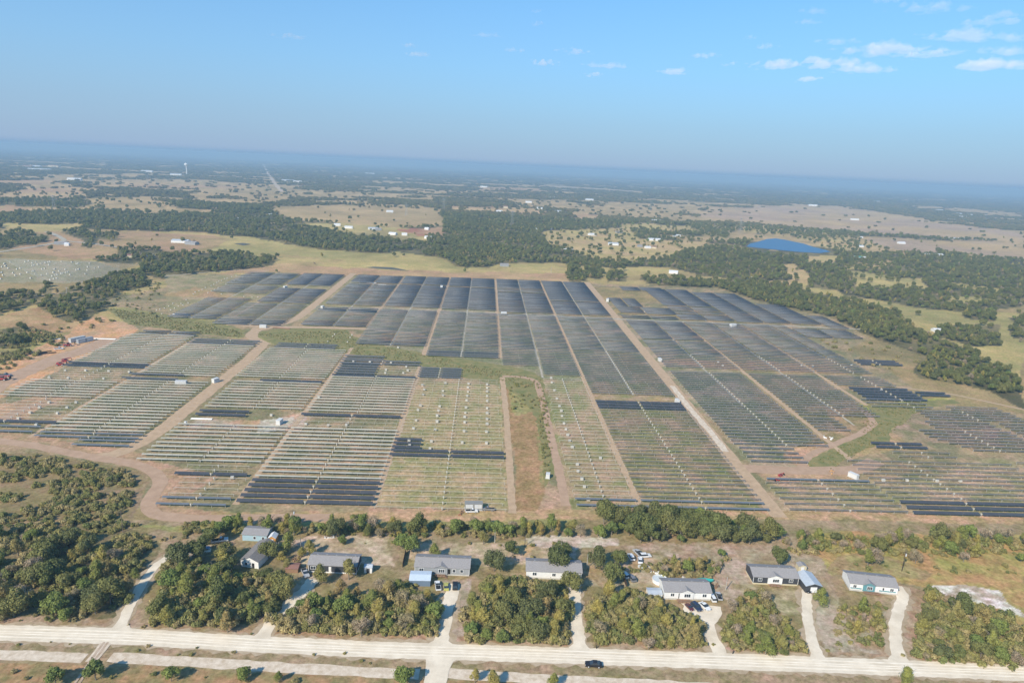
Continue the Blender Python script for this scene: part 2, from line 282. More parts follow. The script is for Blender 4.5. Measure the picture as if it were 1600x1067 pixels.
def landcover(x, y, warp=True):
    """colour (n,3) and tree cover (n) of the land at world points"""
    x = np.asarray(x, float); y = np.asarray(y, float)
    D = np.hypot(x, y) + 1
    if warp:
        k = D * .012 + 1.0
        wx = x + (fbm(x / D * 300, y / D * 300 + D * .05, 9, 3, 3) - .5) * k * 1.6
        wy = y + (fbm(x / D * 300 + 50, D * .06, 9, 5, 3) - .5) * k * 2.4 * np.clip(D / 900, .5, 4)
    else: wx, wy = x, y
    u, v = PX(wx, wy)
    n1 = fbm(x, y, 620, 21, 3); n2 = fbm(x, y * 1.7, 260, 31, 3)
    far_field = ((n1 * .5 + n2 * .5) > (.50 + .035 * (y > 3000) + .035 * (y > 4800) + .02 * (y > 8000)))
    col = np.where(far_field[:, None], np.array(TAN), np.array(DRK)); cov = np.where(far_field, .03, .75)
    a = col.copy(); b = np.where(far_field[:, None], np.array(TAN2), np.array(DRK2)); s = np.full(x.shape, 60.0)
    near = y < 900
    a[near] = TAN2; b[near] = OLV; s[near] = 20; cov[near] = .0
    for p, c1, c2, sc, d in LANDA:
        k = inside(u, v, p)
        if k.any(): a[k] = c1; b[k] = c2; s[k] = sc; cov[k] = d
    m = np.clip((fbm(x, y, s, 41, 5) - .5) * 3.6 + .5, 0, 1)[:, None]
    c = a * (1 - m) + b * m
    c = c * (1 + (fbm(x, y, s * .35, 55, 4)[:, None] - .5) * .5)
    return c, cov
# ------------------------------------------------------------------ ground sheet
NS, NR = 760, 560
vv = np.concatenate([np.linspace(1160, 300, 440), np.linspace(298.5, 264.6, NR - 440)])   # photo lines, finer towards the horizon
dep = np.array([G(762, v)[1] for v in vv])
ss = np.linspace(-1.12, 1.12, NS)
GY = np.repeat(dep, NS); GX = np.tile(ss, NR) * (GY * .93 + 40)
gcol, _ = landcover(GX, GY)
gz = np.zeros_like(GX)
idx = np.arange(NS * NR).reshape(NR, NS)
q = np.stack([idx[:-1, :-1].ravel(), idx[:-1, 1:].ravel(), idx[1:, 1:].ravel(), idx[1:, :-1].ravel()], 1)
gme = mesh_np('ground', np.stack([GX, GY, gz], 1), q)
at = gme.color_attributes.new('land', 'FLOAT_COLOR', 'POINT')
at.data.foreach_set('color', np.concatenate([gcol, np.ones((len(gcol), 1))], 1).astype(np.float32).ravel())
def ground_material():
    m = bpy.data.materials.new('earth_and_grass'); m.use_nodes = True; t = m.node_tree; b = t.nodes['Principled BSDF']
    b.inputs['Roughness'].default_value = .95; b.inputs['Specular IOR Level'].default_value = .1
    ca = t.nodes.new('ShaderNodeVertexColor'); ca.layer_name = 'land'
    tc = t.nodes.new('ShaderNodeTexCoord'); last = ca.outputs[0]
    for sc, lo, hi, det in ((.5, (.62, .60, .54), (1.36, 1.38, 1.42), 7), (.11, (.84, .95, .80), (1.2, 1.06, 1.16), 5), (.035, (.86, .9, .84), (1.15, 1.1, 1.14), 4)):
        no = t.nodes.new('ShaderNodeTexNoise'); no.inputs['Scale'].default_value = sc; no.inputs['Detail'].default_value = det
        no.inputs['Roughness'].default_value = .78; t.links.new(tc.outputs['Object'], no.inputs['Vector'])
        mr = t.nodes.new('ShaderNodeValToRGB'); e_ = mr.color_ramp.elements; e_[0].position = .34; e_[1].position = .66
        e_[0].color = (*lo, 1); e_[1].color = (*hi, 1); t.links.new(no.outputs['Fac'], mr.inputs[0])
        mx = t.nodes.new('ShaderNodeMix'); mx.data_type = 'RGBA'; mx.blend_type = 'MULTIPLY'; mx.inputs['Factor'].default_value = 1
        t.links.new(last, mx.inputs['A']); t.links.new(mr.outputs[0], mx.inputs['B']); last = mx.outputs['Result']
    t.links.new(last, b.inputs['Base Color'])
    return m
GM = ground_material(); gme.materials.append(GM)
tag(link('ground', gme), kind='structure')
base = MB().box(-60000, -30000, -.9, 60000, 34000, -.6).build('terrain', mat('distant_earth', (.16, .14, .07), .95, (.1, .1, .05), .002)); tag(base, kind='structure')
# haze
hz = bpy.data.materials.new('haze'); hz.use_nodes = True; t = hz.node_tree; t.nodes.clear()
ho = t.nodes.new('ShaderNodeOutputMaterial'); pv = t.nodes.new('ShaderNodeVolumePrincipled')
pv.inputs['Color'].default_value = (.40, .60, .79, 1); pv.inputs['Density'].default_value = HAZE_DENSITY; pv.inputs['Anisotropy'].default_value = .0
t.links.new(pv.outputs[0], ho.inputs['Volume'])
tag(MB().box(-61000, -31000, -2, 61000, 35000, 156).build('haze', hz), kind='stuff')
# ------------------------------------------------------------------ roads
ROADM = {}
def ribbon(name, pts, width, m, z, ends=(1, 1), world=False, rag=.08, kind='structure', step=3.0):
    P = [Vector(p if world else G(*p)) for p in pts]
    out_ = []
    for a, b in zip(P[:-1], P[1:]):                     # Catmull-like smoothing by subdivision
        n = max(1, int((b - a).length / step)); out_ += [a.lerp(b, i / n) for i in range(n)]
    out_.append(P[-1])
    for _ in range(6 if len(pts) > 2 else 0):
        out_ = [out_[0]] + [(out_[i - 1] + out_[i] * 2 + out_[i + 1]) / 4 for i in range(1, len(out_) - 1)] + [out_[-1]]
    V = []; Fc = []; n = len(out_)
    for i, p in enumerate(out_):
        d = (out_[min(i + 1, n - 1)] - out_[max(i - 1, 0)]).normalized(); s = Vector((-d.y, d.x))
        w = width * .5 if not callable(width) else width(i / (n - 1)) * .5
        if i < 3: w *= ends[0] if i == 0 else 1
        for k, e in enumerate((-1, -.4, .4, 1)):
            j = (1 + (rnd.random() - .5) * 2 * rag) if abs(e) == 1 else 1
            V.append((p.x + s.x * w * e * j, p.y + s.y * w * e * j, z))
        if i: 
            for k in range(3):
                o = (i - 1) * 4 + k; Fc.append((o, o + 4, o + 5, o + 1))
    o = link(name, mesh_np(name, V, Fc, m)); 
    return tag(o, kind=kind)
CAL = mat('crushed_caliche', (.83, .715, .55), .95, (.66, .555, .41), .16)
GRV = mat('gravel_strip', (.74, .62, .48), .95, (.54, .42, .29), .5, bump=.3)
TRK = mat('tan_dirt_track', (.54, .375, .23), .95, (.44, .30, .18), .3)
PNK = mat('pink_dirt_road', (.50, .33, .215), .95, (.41, .265, .165), .2)
PAL = mat('pale_access_lane', (.50, .44, .34), .95, (.36, .31, .22), .2)
RUT = mat('wheel_rut', (.55, .42, .31), .95, (.42, .3, .2), .6)
SHD = mat('road_shoulder', (.50, .39, .265), .95, (.38, .28, .17), .4)
ribbon('road_shoulder', [(-120,983),(0,988),(200,994),(400,1006),(600,1015),(800,1021),(1200,1035),(1400,1043),(1600,1051),(1720,1056)], 9.4, SHD, .075, rag=.22, step=1.8)
ribbon('gravel_road', [(-120,983),(0,988),(200,994),(400,1006),(600,1015),(800,1021),(1200,1035),(1400,1043),(1600,1051),(1720,1056)], 7.4, CAL, .10, rag=.07, step=1.6)
WTR = mat('packed_wheel_line', (.93, .83, .67), .95, (.80, .69, .53), .2)
for k, off in enumerate((-1.9, -.45, .5, 2.0)):
    pts_ = [G(*q_) for q_ in [(-120,983),(0,988),(200,994),(400,1006),(600,1015),(800,1021),(1200,1035),(1400,1043),(1600,1051),(1720,1056)]]
    ribbon('wheel_track', [(a_, b_ + off) for a_, b_ in pts_], .55, WTR, .135 + k * .004, world=True, rag=.35, step=2)
ribbon('gravel_strip', [(-100,1018),(0,1022),(132,1028)], 4.2, GRV, .03, rag=.15); ribbon('gravel_strip', [(172,1026),(300,1034),(400,1040),(640,1053),(655,1053)], 4.2, GRV, .03, rag=.15)
ribbon('gravel_strip', [(700,1051),(800,1058),(1000,1068),(1250,1082)], 4.2, GRV, .03, rag=.15)
ribbon('gravel_side_road', [(690,1018),(684,1035),(680,1060),(674,1100)], lambda t: 7.0 + 9 * max(0, 1 - t * 5), CAL, .12)
drives = [([(182,995),(196,960),(215,925),(235,893),(252,875),(280,864),(330,858)], 3.2), ([(404,1005),(425,970),(448,945),(474,925),(490,905)], 4.5), ([(688,1012),(692,985),(697,955),(704,935),(708,912)], 4.8),
          ([(908,1022),(903,990),(898,950),(897,925),(898,905)], 4.5), ([(1130,1032),(1115,1000),(1102,975),(1096,955),(1094,944)], 4.8), ([(1283,1038),(1268,1000),(1262,970),(1260,940),(1261,918)], 3.6), ([(1410,1042),(1400,1010),(1398,980),(1404,950),(1414,932),(1402,915)], 4.0)]
for i, (p, w) in enumerate(drives):
    ribbon('driveway_shoulder', p, w + 2.6, SHD, .058 + .002 * i, rag=.4, step=1.8)
    ribbon('gravel_driveway', p, (lambda t, w=w, i=i: w + 6 * max(0, 1 - t * 9) + (8.5 if i == 4 else 0) * max(0, min(1, (t - .55) * 4)) ** 2), CAL, .11 + .004 * i, rag=.16, step=1.5)
for off in (-.9, .9):
    ribbon('wheel_track', [(166 + off * 3.2, 1003), (150 + off * 3.4, 1022), (135 + off * 3.6, 1045), (112 + off * 4, 1080)], .75, RUT, .14)
ribbon('track_crossing', [(166, 1005), (152, 1022), (142, 1034)], 3.4, GRV, .125, rag=.2)
ribbon('dirt_road', [(-176,925),(-176,700),(-177,640),(-186,612),(-200,590),(-194,566),(-178,548),(-175,500),(-175,360),(-180,330),(-190,322)], 9, TRK, .05, world=True, rag=.1)
ribbon('dirt_road', [(-40,684),(0,689),(60,697),(130,712),(200,722),(238,734),(256,750),(240,772),(225,792),(238,806),(300,811),(400,809),(520,808)], 6.5, PNK, .06, rag=.1)
ribbon('dirt_road', [(-60,640),(0,598),(60,572),(100,556),(140,545),(175,528)], 16, PNK, .04, rag=.12)
ribbon('dirt_road', [(0,660),(20,645),(50,632),(90,630)], 6, PNK, .045, rag=.15)
ribbon('dirt_road', [(141.5,925),(141,700),(140,500),(139,330),(139,278)], 8.0, TRK, .07, world=True, rag=.07)
ribbon('gravel_lane', [(140,470),(139,425),(140,385),(139.5,352)], 4.0, GRV, .09, world=True, rag=.2)
ribbon('gravel_lane', [(12,692),(80,694),(140,694),(300,690),(430,686)], 4.6, PAL, .085, world=True, rag=.15)
ribbon('dirt_road', [(785,588),(815,588),(838,594),(846,620),(856,660),(865,700),(876,745),(884,790)], 4.5, PNK, .05, rag=.15)
ribbon('dirt_road', [(142,330),(165,329),(205,332),(222,345)], 10, PNK, .055, world=True, rag=.1)
ribbon('dirt_track', [(1248,736),(1262,712),(1300,695),(1340,680),(1368,662),(1350,640)], 4.5, PNK, .045, rag=.15)
ribbon('dirt_track', [(16,478),(17,400),(16.5,276)], 3.6, TRK, .05, world=True, rag=.2)
ribbon('dirt_track', [(400,512),(385,526),(420,538)], 5, TRK, .055, rag=.15)
ribbon('dirt_track', [(-230,612),(-200,606),(-150,610),(-105,612),(-60,600),(-46,585)], 7, TRK, .045, world=True, rag=.15)
ribbon('dirt_track', [(300,495),(355,470),(385,440),(400,420),(410,380)], 3, TRK, .045, world=True, rag=.15)
ribbon('dirt_track', [(130,452),(160,444),(200,432),(216,425)], 5, TRK, .08, rag=.15); ribbon('dirt_track', [(130,455),(60,462),(0,466)], 3, TRK, .08)
ribbon('gravel_lane', [(-30,398),(40,388),(105,377),(85,366),(72,362)], 8, PAL, .2, rag=.1, step=12); ribbon('gravel_lane', [(105,377),(150,381),(190,388)], 7, PAL, .2, rag=.1, step=12)
ribbon('gravel_lane', [(255,432),(320,426),(370,422),(420,423)], 3, PAL, .08)
ribbon('power_line_clearing', [(440,300),(428,285),(418,270),(411,256)], 20, mat('cleared_corridor', (.60, .45, .32), .95, (.45, .34, .22), .02), .5, rag=.2, step=120)
for x, y0, y1, w in ((-46,278,500,3.4),(-106,278,545,3.0),(76,280,905,3.2),(-46,530,915,4.0),(15.5,530,690,3.4),(15.5,700,915,3.4),(-106.5,620,905,2.6),(208,345,690,3.2),(-235,640,900,2.2),(-237,345,560,2.4),(269,440,690,3.0)):
    ribbon('service_path', [(x, y0), (x + .6, (y0 + y1) / 2), (x, y1)], w, TRK, .035, world=True, rag=.25)
for x, y0, y1 in ((-16,530,905),(46,480,905),(106.5,446,905),(178,430,690),(239,400,690),(-137,618,905),(-76,555,905),(-211,612,900),(-271,630,900),(238,700,880),(300,560,690),(300,700,790)):
    ribbon('cable_trench', [(x, y0), (x, (y0 + y1) / 2), (x, y1)], 1.5, PAL, .055, world=True, rag=.3)
SWL = mat('swale_grass', (.165, .175, .055), .95, (.30, .235, .095), .16, bump=.5)
def sheet(name, pts, z, m, jit=.9):
    P = [Vector(G(*p)) for p in pts]; O = []
    for a, b in zip(P, P[1:] + P[:1]):
        n = max(1, int((b - a).length / 3)); O += [a.lerp(b, i / n) + Vector((rnd.uniform(-jit, jit), rnd.uniform(-jit, jit))) * 1.0 for i in range(n)]
    me = bpy.data.meshes.new(name); me.from_pydata([(p.x, p.y, z) for p in O], [], [tuple(range(len(O)))]); me.materials.append(m); return tag(link(name, me), kind='structure')
sheet('grass_swale', [(165,482),(250,490),(330,503),(384,516),(382,527),(330,524),(270,515),(200,506)], .02, SWL)
sheet('grass_swale', [(398,521),(440,513),(540,512),(552,526),(604,541),(664,552),(730,562),(800,573),(838,583),(850,596),(856,640),(866,700),(864,745),(852,760),(846,700),(836,650),(815,622),(790,606),(740,593),(690,582),(640,569),(560,554),(480,546),(430,539)], .021, SWL)
sheet('grass_swale', [(1352,633),(1392,630),(1450,626),(1490,624),(1500,630),(1450,637),(1425,648),(1412,662),(1395,668),(1388,690),(1350,702),(1318,716),(1305,730),(1290,736),(1264,730),(1262,718),(1290,706),(1320,692),(1345,680),(1370,664),(1366,648)], .022, SWL)
# lake and ponds
wm = bpy.data.materials.new('lake_water'); wm.use_nodes = True; b = wm.node_tree.nodes['Principled BSDF']
b.inputs['Base Color'].default_value = (.01, .085, .20, 1); b.inputs['Roughness'].default_value = .3; b.inputs['IOR'].default_value = 1.33
def pond(name, pts, z):
    P = [(*G(*p), z) for p in pts]; me = bpy.data.meshes.new(name); me.from_pydata(P, [], [tuple(range(len(P)))]); me.materials.append(wm)
    return tag(link(name, me), kind='structure')
pond('lake', [(1166,386),(1172,381),(1185,378),(1198,374),(1212,373),(1226,375),(1240,378),(1255,381),(1270,386),(1290,391),(1298,394),(1280,396),(1262,395),(1245,394),(1225,392),(1205,390),(1185,388)], .6)
wm = mat('wet_dark_hollow', (.10, .10, .085), .8, (.14, .13, .09), .1)
pond('wet_hollow', [(572,418),(585,417),(612,418),(628,421),(640,424),(620,422),(590,420)], .3)
pond('pond', [(1050,402),(1085,401),(1110,403),(1080,405)], .5); pond('wet_hollow', [(365,381),(380,380),(392,382),(380,384)], .5)
# ------------------------------------------------------------------ the solar farm
PAN = mat('dark_solar_glass', (.058, .060, .066), .5, (.075, .078, .084), .2, spec=.35)
PAN2 = mat('slate_solar_glass', (.14, .155, .17), .45, (.18, .19, .2), .2, spec=.3)
PANB = mat('dull_dark_module', (.115, .118, .12), .5, (.165, .16, .145), .02, spec=.25)
PANF = mat('blue_grey_solar_glass', (.105, .11, .115), .65, (.14, .142, .142), .02, spec=.12)
CRM = mat('cream_module_back', (.54, .51, .41), .7, (.45, .42, .33), .15)
STL = mat('galvanised_steel', (.46, .44, .38), .55, (.38, .36, .3), .5, metal=.0)
MOT = mat('white_drive_unit', (.5, .48, .42), .6)
# kind: (table width m, tilt towards the camera in degrees, table material, wording)
KIND = {'D': (2.1, 16, PAN, 'dark blue solar panel row'), 'F': (1.9, 12, PANF, 'dark blue solar panel row'), 'S': (1.35, 8, PAN2, 'slate grey solar panel row'),
        'G': (1.2, 4, PANB, 'flat dull solar panel row'), 'N': (.72, 2, PANB, 'narrow brownish solar row'), 'C': (1.15, 5, CRM, 'cream topped tracker row'), 'T': (0, 0, None, 'bare tracker tube row')}
GRP = {'D': 'dark solar panel rows', 'F': 'dark solar panel rows', 'S': 'slate solar panel rows', 'G': 'dull solar panel rows', 'N': 'narrow solar rows', 'C': 'cream tracker rows', 'T': 'bare tracker rows'}
PITCH = 5.0
# (where, kind, X0, X1, first Y, last Y, X of the drive line or None, slanted left edge ((x,y),(x,y)) or None)
BL = [
 ('by the lower left road bend', 'S', -139,-109, 275,281, -124, None), ('by the lower left road bend', 'T', -138,-109, 285,301, -124, None), ('by the lower left road bend', 'D', -144,-110, 305,305.5, -127, None), ('by the lower left road bend', 'T', -142,-112, 309.5,314.5, -127, None),
 ('beside the pink dirt road fork', 'C', -169,-108, 320,367, -138, None), ('beside the pink dirt road fork', 'T', -166,-150, 372,373, None, None), ('behind the sandy pad left', 'D', -166,-137, 383,389, None, None),
 ('behind the sandy pad left', 'C', -166,-108, 397,446, -137, None), ('behind the sandy pad left', 'D', -150,-108, 450,451, None, None), ('behind the sandy pad left', 'C', -169,-108, 458,532, -139, None), ('behind the sandy pad left', 'F', -166,-118, 536,547, -142, None),
 ('above the left houses', 'D', -106,-46, 279.5,300, -76, None), ('above the left houses', 'C', -106,-46, 304.5,366, -76, None), ('above the left houses', 'T', -106,-46, 371,383, -76, None), ('above the left houses', 'D', -106,-47, 388,389, -76, None),
 ('above the left houses', 'C', -105,-46, 395,463, -74, None), ('above the left houses', 'D', -105,-46, 467,469, -74, None), ('above the left houses', 'F', -105,-76, 473,497, None, None), ('above the left houses', 'T', -74,-46, 474,492, None, None), ('above the left houses', 'F', -106,-46, 498,505, -75, None), ('above the left houses', 'F', -106,-75, 510,517, None, None), 
 ('beside the brown grass strip', 'T', -45,14, 277,330, -15, None), ('beside the brown grass strip', 'D', -46,14, 333.5,339, -15, None), ('beside the brown grass strip', 'D', -46,-31, 343.5,354, None, None), ('beside the brown grass strip', 'T', -30,14, 344,354, -15, None), ('beside the brown grass strip', 'T', -45,14, 359,466, -15, None), ('beside the brown grass strip', 'F', -45,-14, 470,491, -30, None),
 ('left of the wide pink road', 'S', -209,-180, 335,341, None, None), ('left of the wide pink road', 'S', -234,-180, 345,350, -206, None), ('left of the wide pink road', 'C', -234,-181, 354.5,441, -208, None), ('left of the wide pink road', 'F', -240,-203, 446,455, None, None),
 ('left of the wide pink road', 'C', -235,-182, 456,535, -208, None), ('left of the wide pink road', 'F', -236,-182, 539,551, -206, None),
 ('at the far left edge', 'S', -292,-238, 350,357, -262, None), ('at the far left edge', 'D', -292,-234, 364,365, -262, None), ('at the far left edge', 'T', -282,-238, 370,401, -262, None), ('at the far left edge', 'C', -293,-238, 406,436, -265, None),
 ('below the red machinery', 'T', -290,-238, 441,466, -264, None), ('below the red machinery', 'D', -292,-236, 470,476, -264, None), ('below the red machinery', 'C', -292,-239, 480,560, -265, None), ('below the red machinery', 'F', -286,-239, 564,572, -262, None),
 # centre
 ('right of the narrow dirt road', 'S', 46,75, 283,289, 60, None), ('right of the narrow dirt road', 'T', 46,75, 293,475, 60, None), ('above the brown grass strip', 'G', 47,75, 486,691, None, None), ('above the brown grass strip', 'G', 16.5,45, 508,691, None, None), ('above the brown grass strip', 'G', -15,14.5, 540,691, None, None), ('above the brown grass strip', 'F', -44,14, 527,539, -16, None), ('above the brown grass strip', 'G', -44,-17, 540,691, None, None),
 ('left of the straight track', 'S', 77,136, 283,289, 106, None), ('left of the straight track', 'N', 77,136, 293,413, 106, None), ('left of the straight track', 'D', 77,135, 417.5,428, 106, None), ('left of the straight track', 'G', 77,135, 446,691, 106, None),
 ('above the green ditch', 'F', -105,-47, 556,567, -76, None), ('above the green ditch', 'G', -105,-47, 571,675, -76, None), ('above the green ditch', 'F', -105,-47, 680,691, -76, None),
 ('left of the green ditch', 'F', -166,-107, 617,628, -137, None), ('left of the green ditch', 'G', -166,-107, 632,680, -137, None), ('left of the green ditch', 'F', -166,-107, 683,692, -137, None),
 ('at the far edge of the farm', 'G', -166,-107, 714,840, -137, None), ('at the far edge of the farm', 'F', -166,-107, 852,905, -137, None), ('at the far edge of the farm', 'F', -104,-46, 714,842, -76, None), ('at the far edge of the farm', 'F', -104,-46, 853,908, -76, None),
 ('at the far edge of the farm', 'F', -44,14, 712,838, -16, None), ('at the far edge of the farm', 'F', -44,14, 850,912, -16, None), ('at the far edge of the farm', 'F', 17,75, 706,815, 46, None), ('at the far edge of the farm', 'F', 17,75, 826,845, 46, None), ('at the far edge of the farm', 'F', 17,75, 852,914, 46, None),
 ('at the far edge of the farm', 'F', 77.5,136, 706,772, 106, None), ('at the far edge of the farm', 'F', 77.5,136, 782,912, 106, None),
 ('far left beyond the ditch', 'F', -243,-182, 610,622, -211, None), ('far left beyond the ditch', 'G', -243,-182, 626,700, -211, None), ('far left beyond the ditch', 'F', -236,-182, 712,790, -211, None), ('far left beyond the ditch', 'F', -236,-183, 818,900, -211, None),
 ('far left beyond the ditch', 'F', -291,-246, 628,640, -271, None), ('far left beyond the ditch', 'G', -291,-246, 645,722, -271, None), ('far left beyond the ditch', 'G', -300,-240, 756,800, -271, None), ('far left beyond the ditch', 'G', -305,-240, 812,896, -271, None),
 # right of the straight track
 ('beside the gravel corner', 'N', 146,203, 284,312, 175, None), ('beside the gravel corner', 'S', 148,202, 316,317, 175, None),
 ('right of the straight track', 'G', 148,180, 338,356, None, None), ('right of the straight track', 'G', 147,203, 362,503, 178, None), ('right of the straight track', 'G', 147,207, 517,600, 178, None), ('right of the straight track', 'F', 148,207, 611,683, 178, None), 
 ('second column from the track', 'G', 209,230, 388,408, None, None), ('second column from the track', 'G', 209,264, 415,503, 239, None), ('second column from the track', 'G', 209,268, 517,685, 239, None), ('third column from the track', 'G', 270,314, 436,450, 300, None), ('third column from the track', 'D', 275,320, 452,476, 300, None), ('third column from the track', 'G', 270,316, 484,505, 300, None), ('third column from the track', 'G', 270,316, 517,685, 300, None),
 ('poking out at the right edge', 'D', 321,358, 545,556, 338, None), ('poking out at the right edge', 'D', 322,345, 464,470, None, None), ('across the white lane at right', 'F', 318,375, 640,672, 345, None),
 ('across the white lane at right', 'F', 147,207, 698,707, 178, None), ('across the white lane at right', 'F', 150,212, 724,752, 178, None), ('across the white lane at right', 'F', 150,183, 760,806, 166, None), ('across the white lane at right', 'F', 180,235, 868,890, 205, None),
 ('across the white lane at right', 'F', 210,268, 702,722, 239, None), ('across the white lane at right', 'F', 212,268, 732,738, 239, None), ('across the white lane at right', 'F', 212,268, 748,765, 239, None), ('across the white lane at right', 'F', 210,268, 776,882, 239, None), ('across the white lane at right', 'F', 270,328, 700,868, 299, None), ('across the white lane at right', 'F', 330,362, 700,800, None, None), ('across the white lane at right', 'F', 364,384, 684,740, None, None), 
 # lower right
 ('in the lower right field', 'D', 205,302, 283.5,294, 238, None), ('in the lower right field', 'N', 204,298, 299,342, 239, None), ('in the lower right field', 'N', 238,272, 350,356, 255, None), ('in the lower right field', 'D', 232,263, 363,368.5, 247, None),
 ('at the right edge of the farm', 'G', 276,336, 362,392, 306, ((290,362),(266,392))), ('at the right edge of the farm', 'G', 290,334, 398,408, None, None), ('at the right edge of the farm', 'G', 297,364, 414,429, 330, None), ('at the right edge of the farm', 'G', 325,362, 434,439, None, None), ('at the right edge of the farm', 'G', 340,392, 372,408, 365, None), ('at the right edge of the farm', 'N', 303,350, 286,345, 330, None),
 # separate field far left
 ('in the separate field far left', 'T', -640,-455, 785,925, None, ((-500,785),(-640,925))),
]
def panel_mesh(L, w, tilt, m, dense):  # one table of modules with its joints
    b = MB(); c, s = math.cos(R(tilt)) * w / 2, math.sin(R(tilt)) * w / 2
    th = .05; nseg = max(1, int(round(L / 7.5))) if dense else max(1, int(round(L / 30)))
    for i in range(nseg):
        x0 = -L / 2 + L * i / nseg + .06; x1 = -L / 2 + L * (i + 1) / nseg - .06; z = 1.45
        v = [(x0, -c, z - s), (x1, -c, z - s), (x1, c, z + s), (x0, c, z + s)]
        v += [(a, bb, d + th) for a, bb, d in v]
        b.add(v, [(0, 3, 2, 1), (4, 5, 6, 7), (0, 1, 5, 4), (1, 2, 6, 5), (2, 3, 7, 6), (3, 0, 4, 7)])
    return b
def frame_mb(L, dense):
    b = MB(); b.box(-L / 2, -.07, 1.3, L / 2, .07, 1.44)
    n = max(2, int(L / (6 if dense else 15)))
    for i in range(n + 1):
        x = -L / 2 + L * i / n * .99; b.box(x, -.06, 0, x + .14, .06, 1.3)
    return b
CACHE = {}
def cached(key, fn):
    if key not in CACHE: CACHE[key] = fn()
    return CACHE[key]
rows = []
for bi, (where, k, x0, x1, y0, y1, mx_, sl) in enumerate(BL):
    n = max(1, int((y1 - y0) / PITCH + .01) + 1); st = (y1 - y0) / (n - 1) if n > 1 else 0
    for i in range(n):
        y = y0 + st * i; a = x0; e = x1
        if sl:
            (sx0, sy0), (sx1, sy1) = sl; t = min(1, max(0, (y - sy0) / max(1e-3, sy1 - sy0))); a = max(a, sx0 + (sx1 - sx0) * t) if sx0 > x0 else sx0 + (sx1 - sx0) * t
        if k == 'T': a += rnd.choice([0, 0, 0, 1.5]); e -= rnd.choice([0, 0, 1.5])
        rows.append((where, k, a, e, y, mx_, bi))
rows.sort(key=lambda r: r[4])
cnt = {}; ordc = {}; SOLO = {'D': 300, 'S': 300, 'C': 300, 'T': 190, 'G': 300, 'N': 300}
solo_used = {}
stuffMB = {}
for where, k, a, e, y, mx_, bi in rows:
    w, tilt, pm, word = KIND[k]; L = round(e - a, 1); fam = 'C' if k == 'C' else 'T' if k == 'T' else 'P'
    key = (where, word); ordc[key] = ordc.get(key, 0) + 1
    solo_used[fam] = solo_used.get(fam, 0)
    if 'separate' in where or solo_used[fam] >= {'P': 300, 'C': 300, 'T': 200}[fam]:
        jit = (rnd.random() - .5) * 9
        hk = k; b = stuffMB.setdefault(hk, ([], []))
        segs = [(a, e)] if mx_ is None or not (a + 3 < mx_ < e - 3) else [(a, mx_ - .7), (mx_ + .7, e)]
        for s0, s1 in segs:
            if w:
                w = KIND[k][0] * (min(1.5, max(1, 1 + (y - 440) / 300)) if k == 'G' else 1)
                c, s = math.cos(R(tilt + jit)) * w / 2, math.sin(R(tilt + jit)) * w / 2
                v = [(s0, y - c, 1.45 - s), (s1, y - c, 1.45 - s), (s1, y + c, 1.45 + s), (s0, y + c, 1.45 + s)]; v += [(p, q_, r_ + .06) for p, q_, r_ in v]
            else:
                v = [(s0, y - .12, 1.25), (s1, y - .12, 1.25), (s1, y + .12, 1.25), (s0, y + .12, 1.25)]; v += [(p, q_, 1.42) for p, q_, r_ in v]
            o = len(b[0]); b[0].extend(v); b[1].extend([(o, o + 3, o + 2, o + 1), (o + 4, o + 5, o + 6, o + 7), (o, o + 1, o + 5, o + 4), (o + 1, o + 2, o + 6, o + 5), (o + 2, o + 3, o + 7, o + 6), (o + 3, o, o + 4, o + 7)])
            if w and k in 'GNF' and rnd.random() < .62:
                fb = stuffMB.setdefault('rail', ([], [])); o = len(fb[0]); yy = y - c - .12; h2 = s0 + (s1 - s0) * rnd.choice([0, 0, 0, .3]); h3 = s1 - (s1 - s0) * rnd.choice([0, 0, 0, .3]); tk = .14 + max(0, y - 480) * .0007
                fb[0].extend([(h2, yy - tk, 1.1), (h3, yy - tk, 1.1), (h3, yy + .08, 1.12), (h2, yy + .08, 1.12), (h2, yy - tk, 1.2), (h3, yy - tk, 1.2), (h3, yy + .08, 1.22), (h2, yy + .08, 1.22)])
                fb[1].extend([(o, o + 3, o + 2, o + 1), (o + 4, o + 5, o + 6, o + 7), (o, o + 1, o + 5, o + 4), (o + 1, o + 2, o + 6, o + 5), (o + 2, o + 3, o + 7, o + 6), (o + 3, o, o + 4, o + 7)])
            npost = max(2, int((s1 - s0) / 12))
            pb = stuffMB.setdefault('post', ([], []))
            for i in range(npost):
                x = s0 + (s1 - s0) * (i + .5) / npost; o = len(pb[0])
                pb[0].extend([(x, y - .06, 0), (x + .14, y - .06, 0), (x + .14, y + .06, 0), (x, y + .06, 0), (x, y - .06, 1.2), (x + .14, y - .06, 1.2), (x + .14, y + .06, 1.2), (x, y + .06, 1.2)])
                pb[1].extend([(o, o + 1, o + 5, o + 4), (o + 1, o + 2, o + 6, o + 5), (o + 2, o + 3, o + 7, o + 6), (o + 3, o, o + 4, o + 7)])
        continue
    solo_used[fam] += 1
    nm = {'C': 'cream_tracker_row', 'T': 'bare_tracker_row'}.get(k, 'solar_panel_row')
    r = empty(nm, ((a + e) / 2, y, 0), 0, f"{word}, {ordn(ordc[key])} from the front {where}", 'solar row', GRP[k])
    dense = y < 480
    segs = [(-L / 2, L / 2)] if mx_ is None or not (a + 3 < mx_ < e - 3) else [(-L / 2, mx_ - (a + e) / 2 - .7), (mx_ - (a + e) / 2 + .7, L / 2)]
    jit = rnd.choice([-3, 0, 0, 3]) if k in 'GNDC' else 0
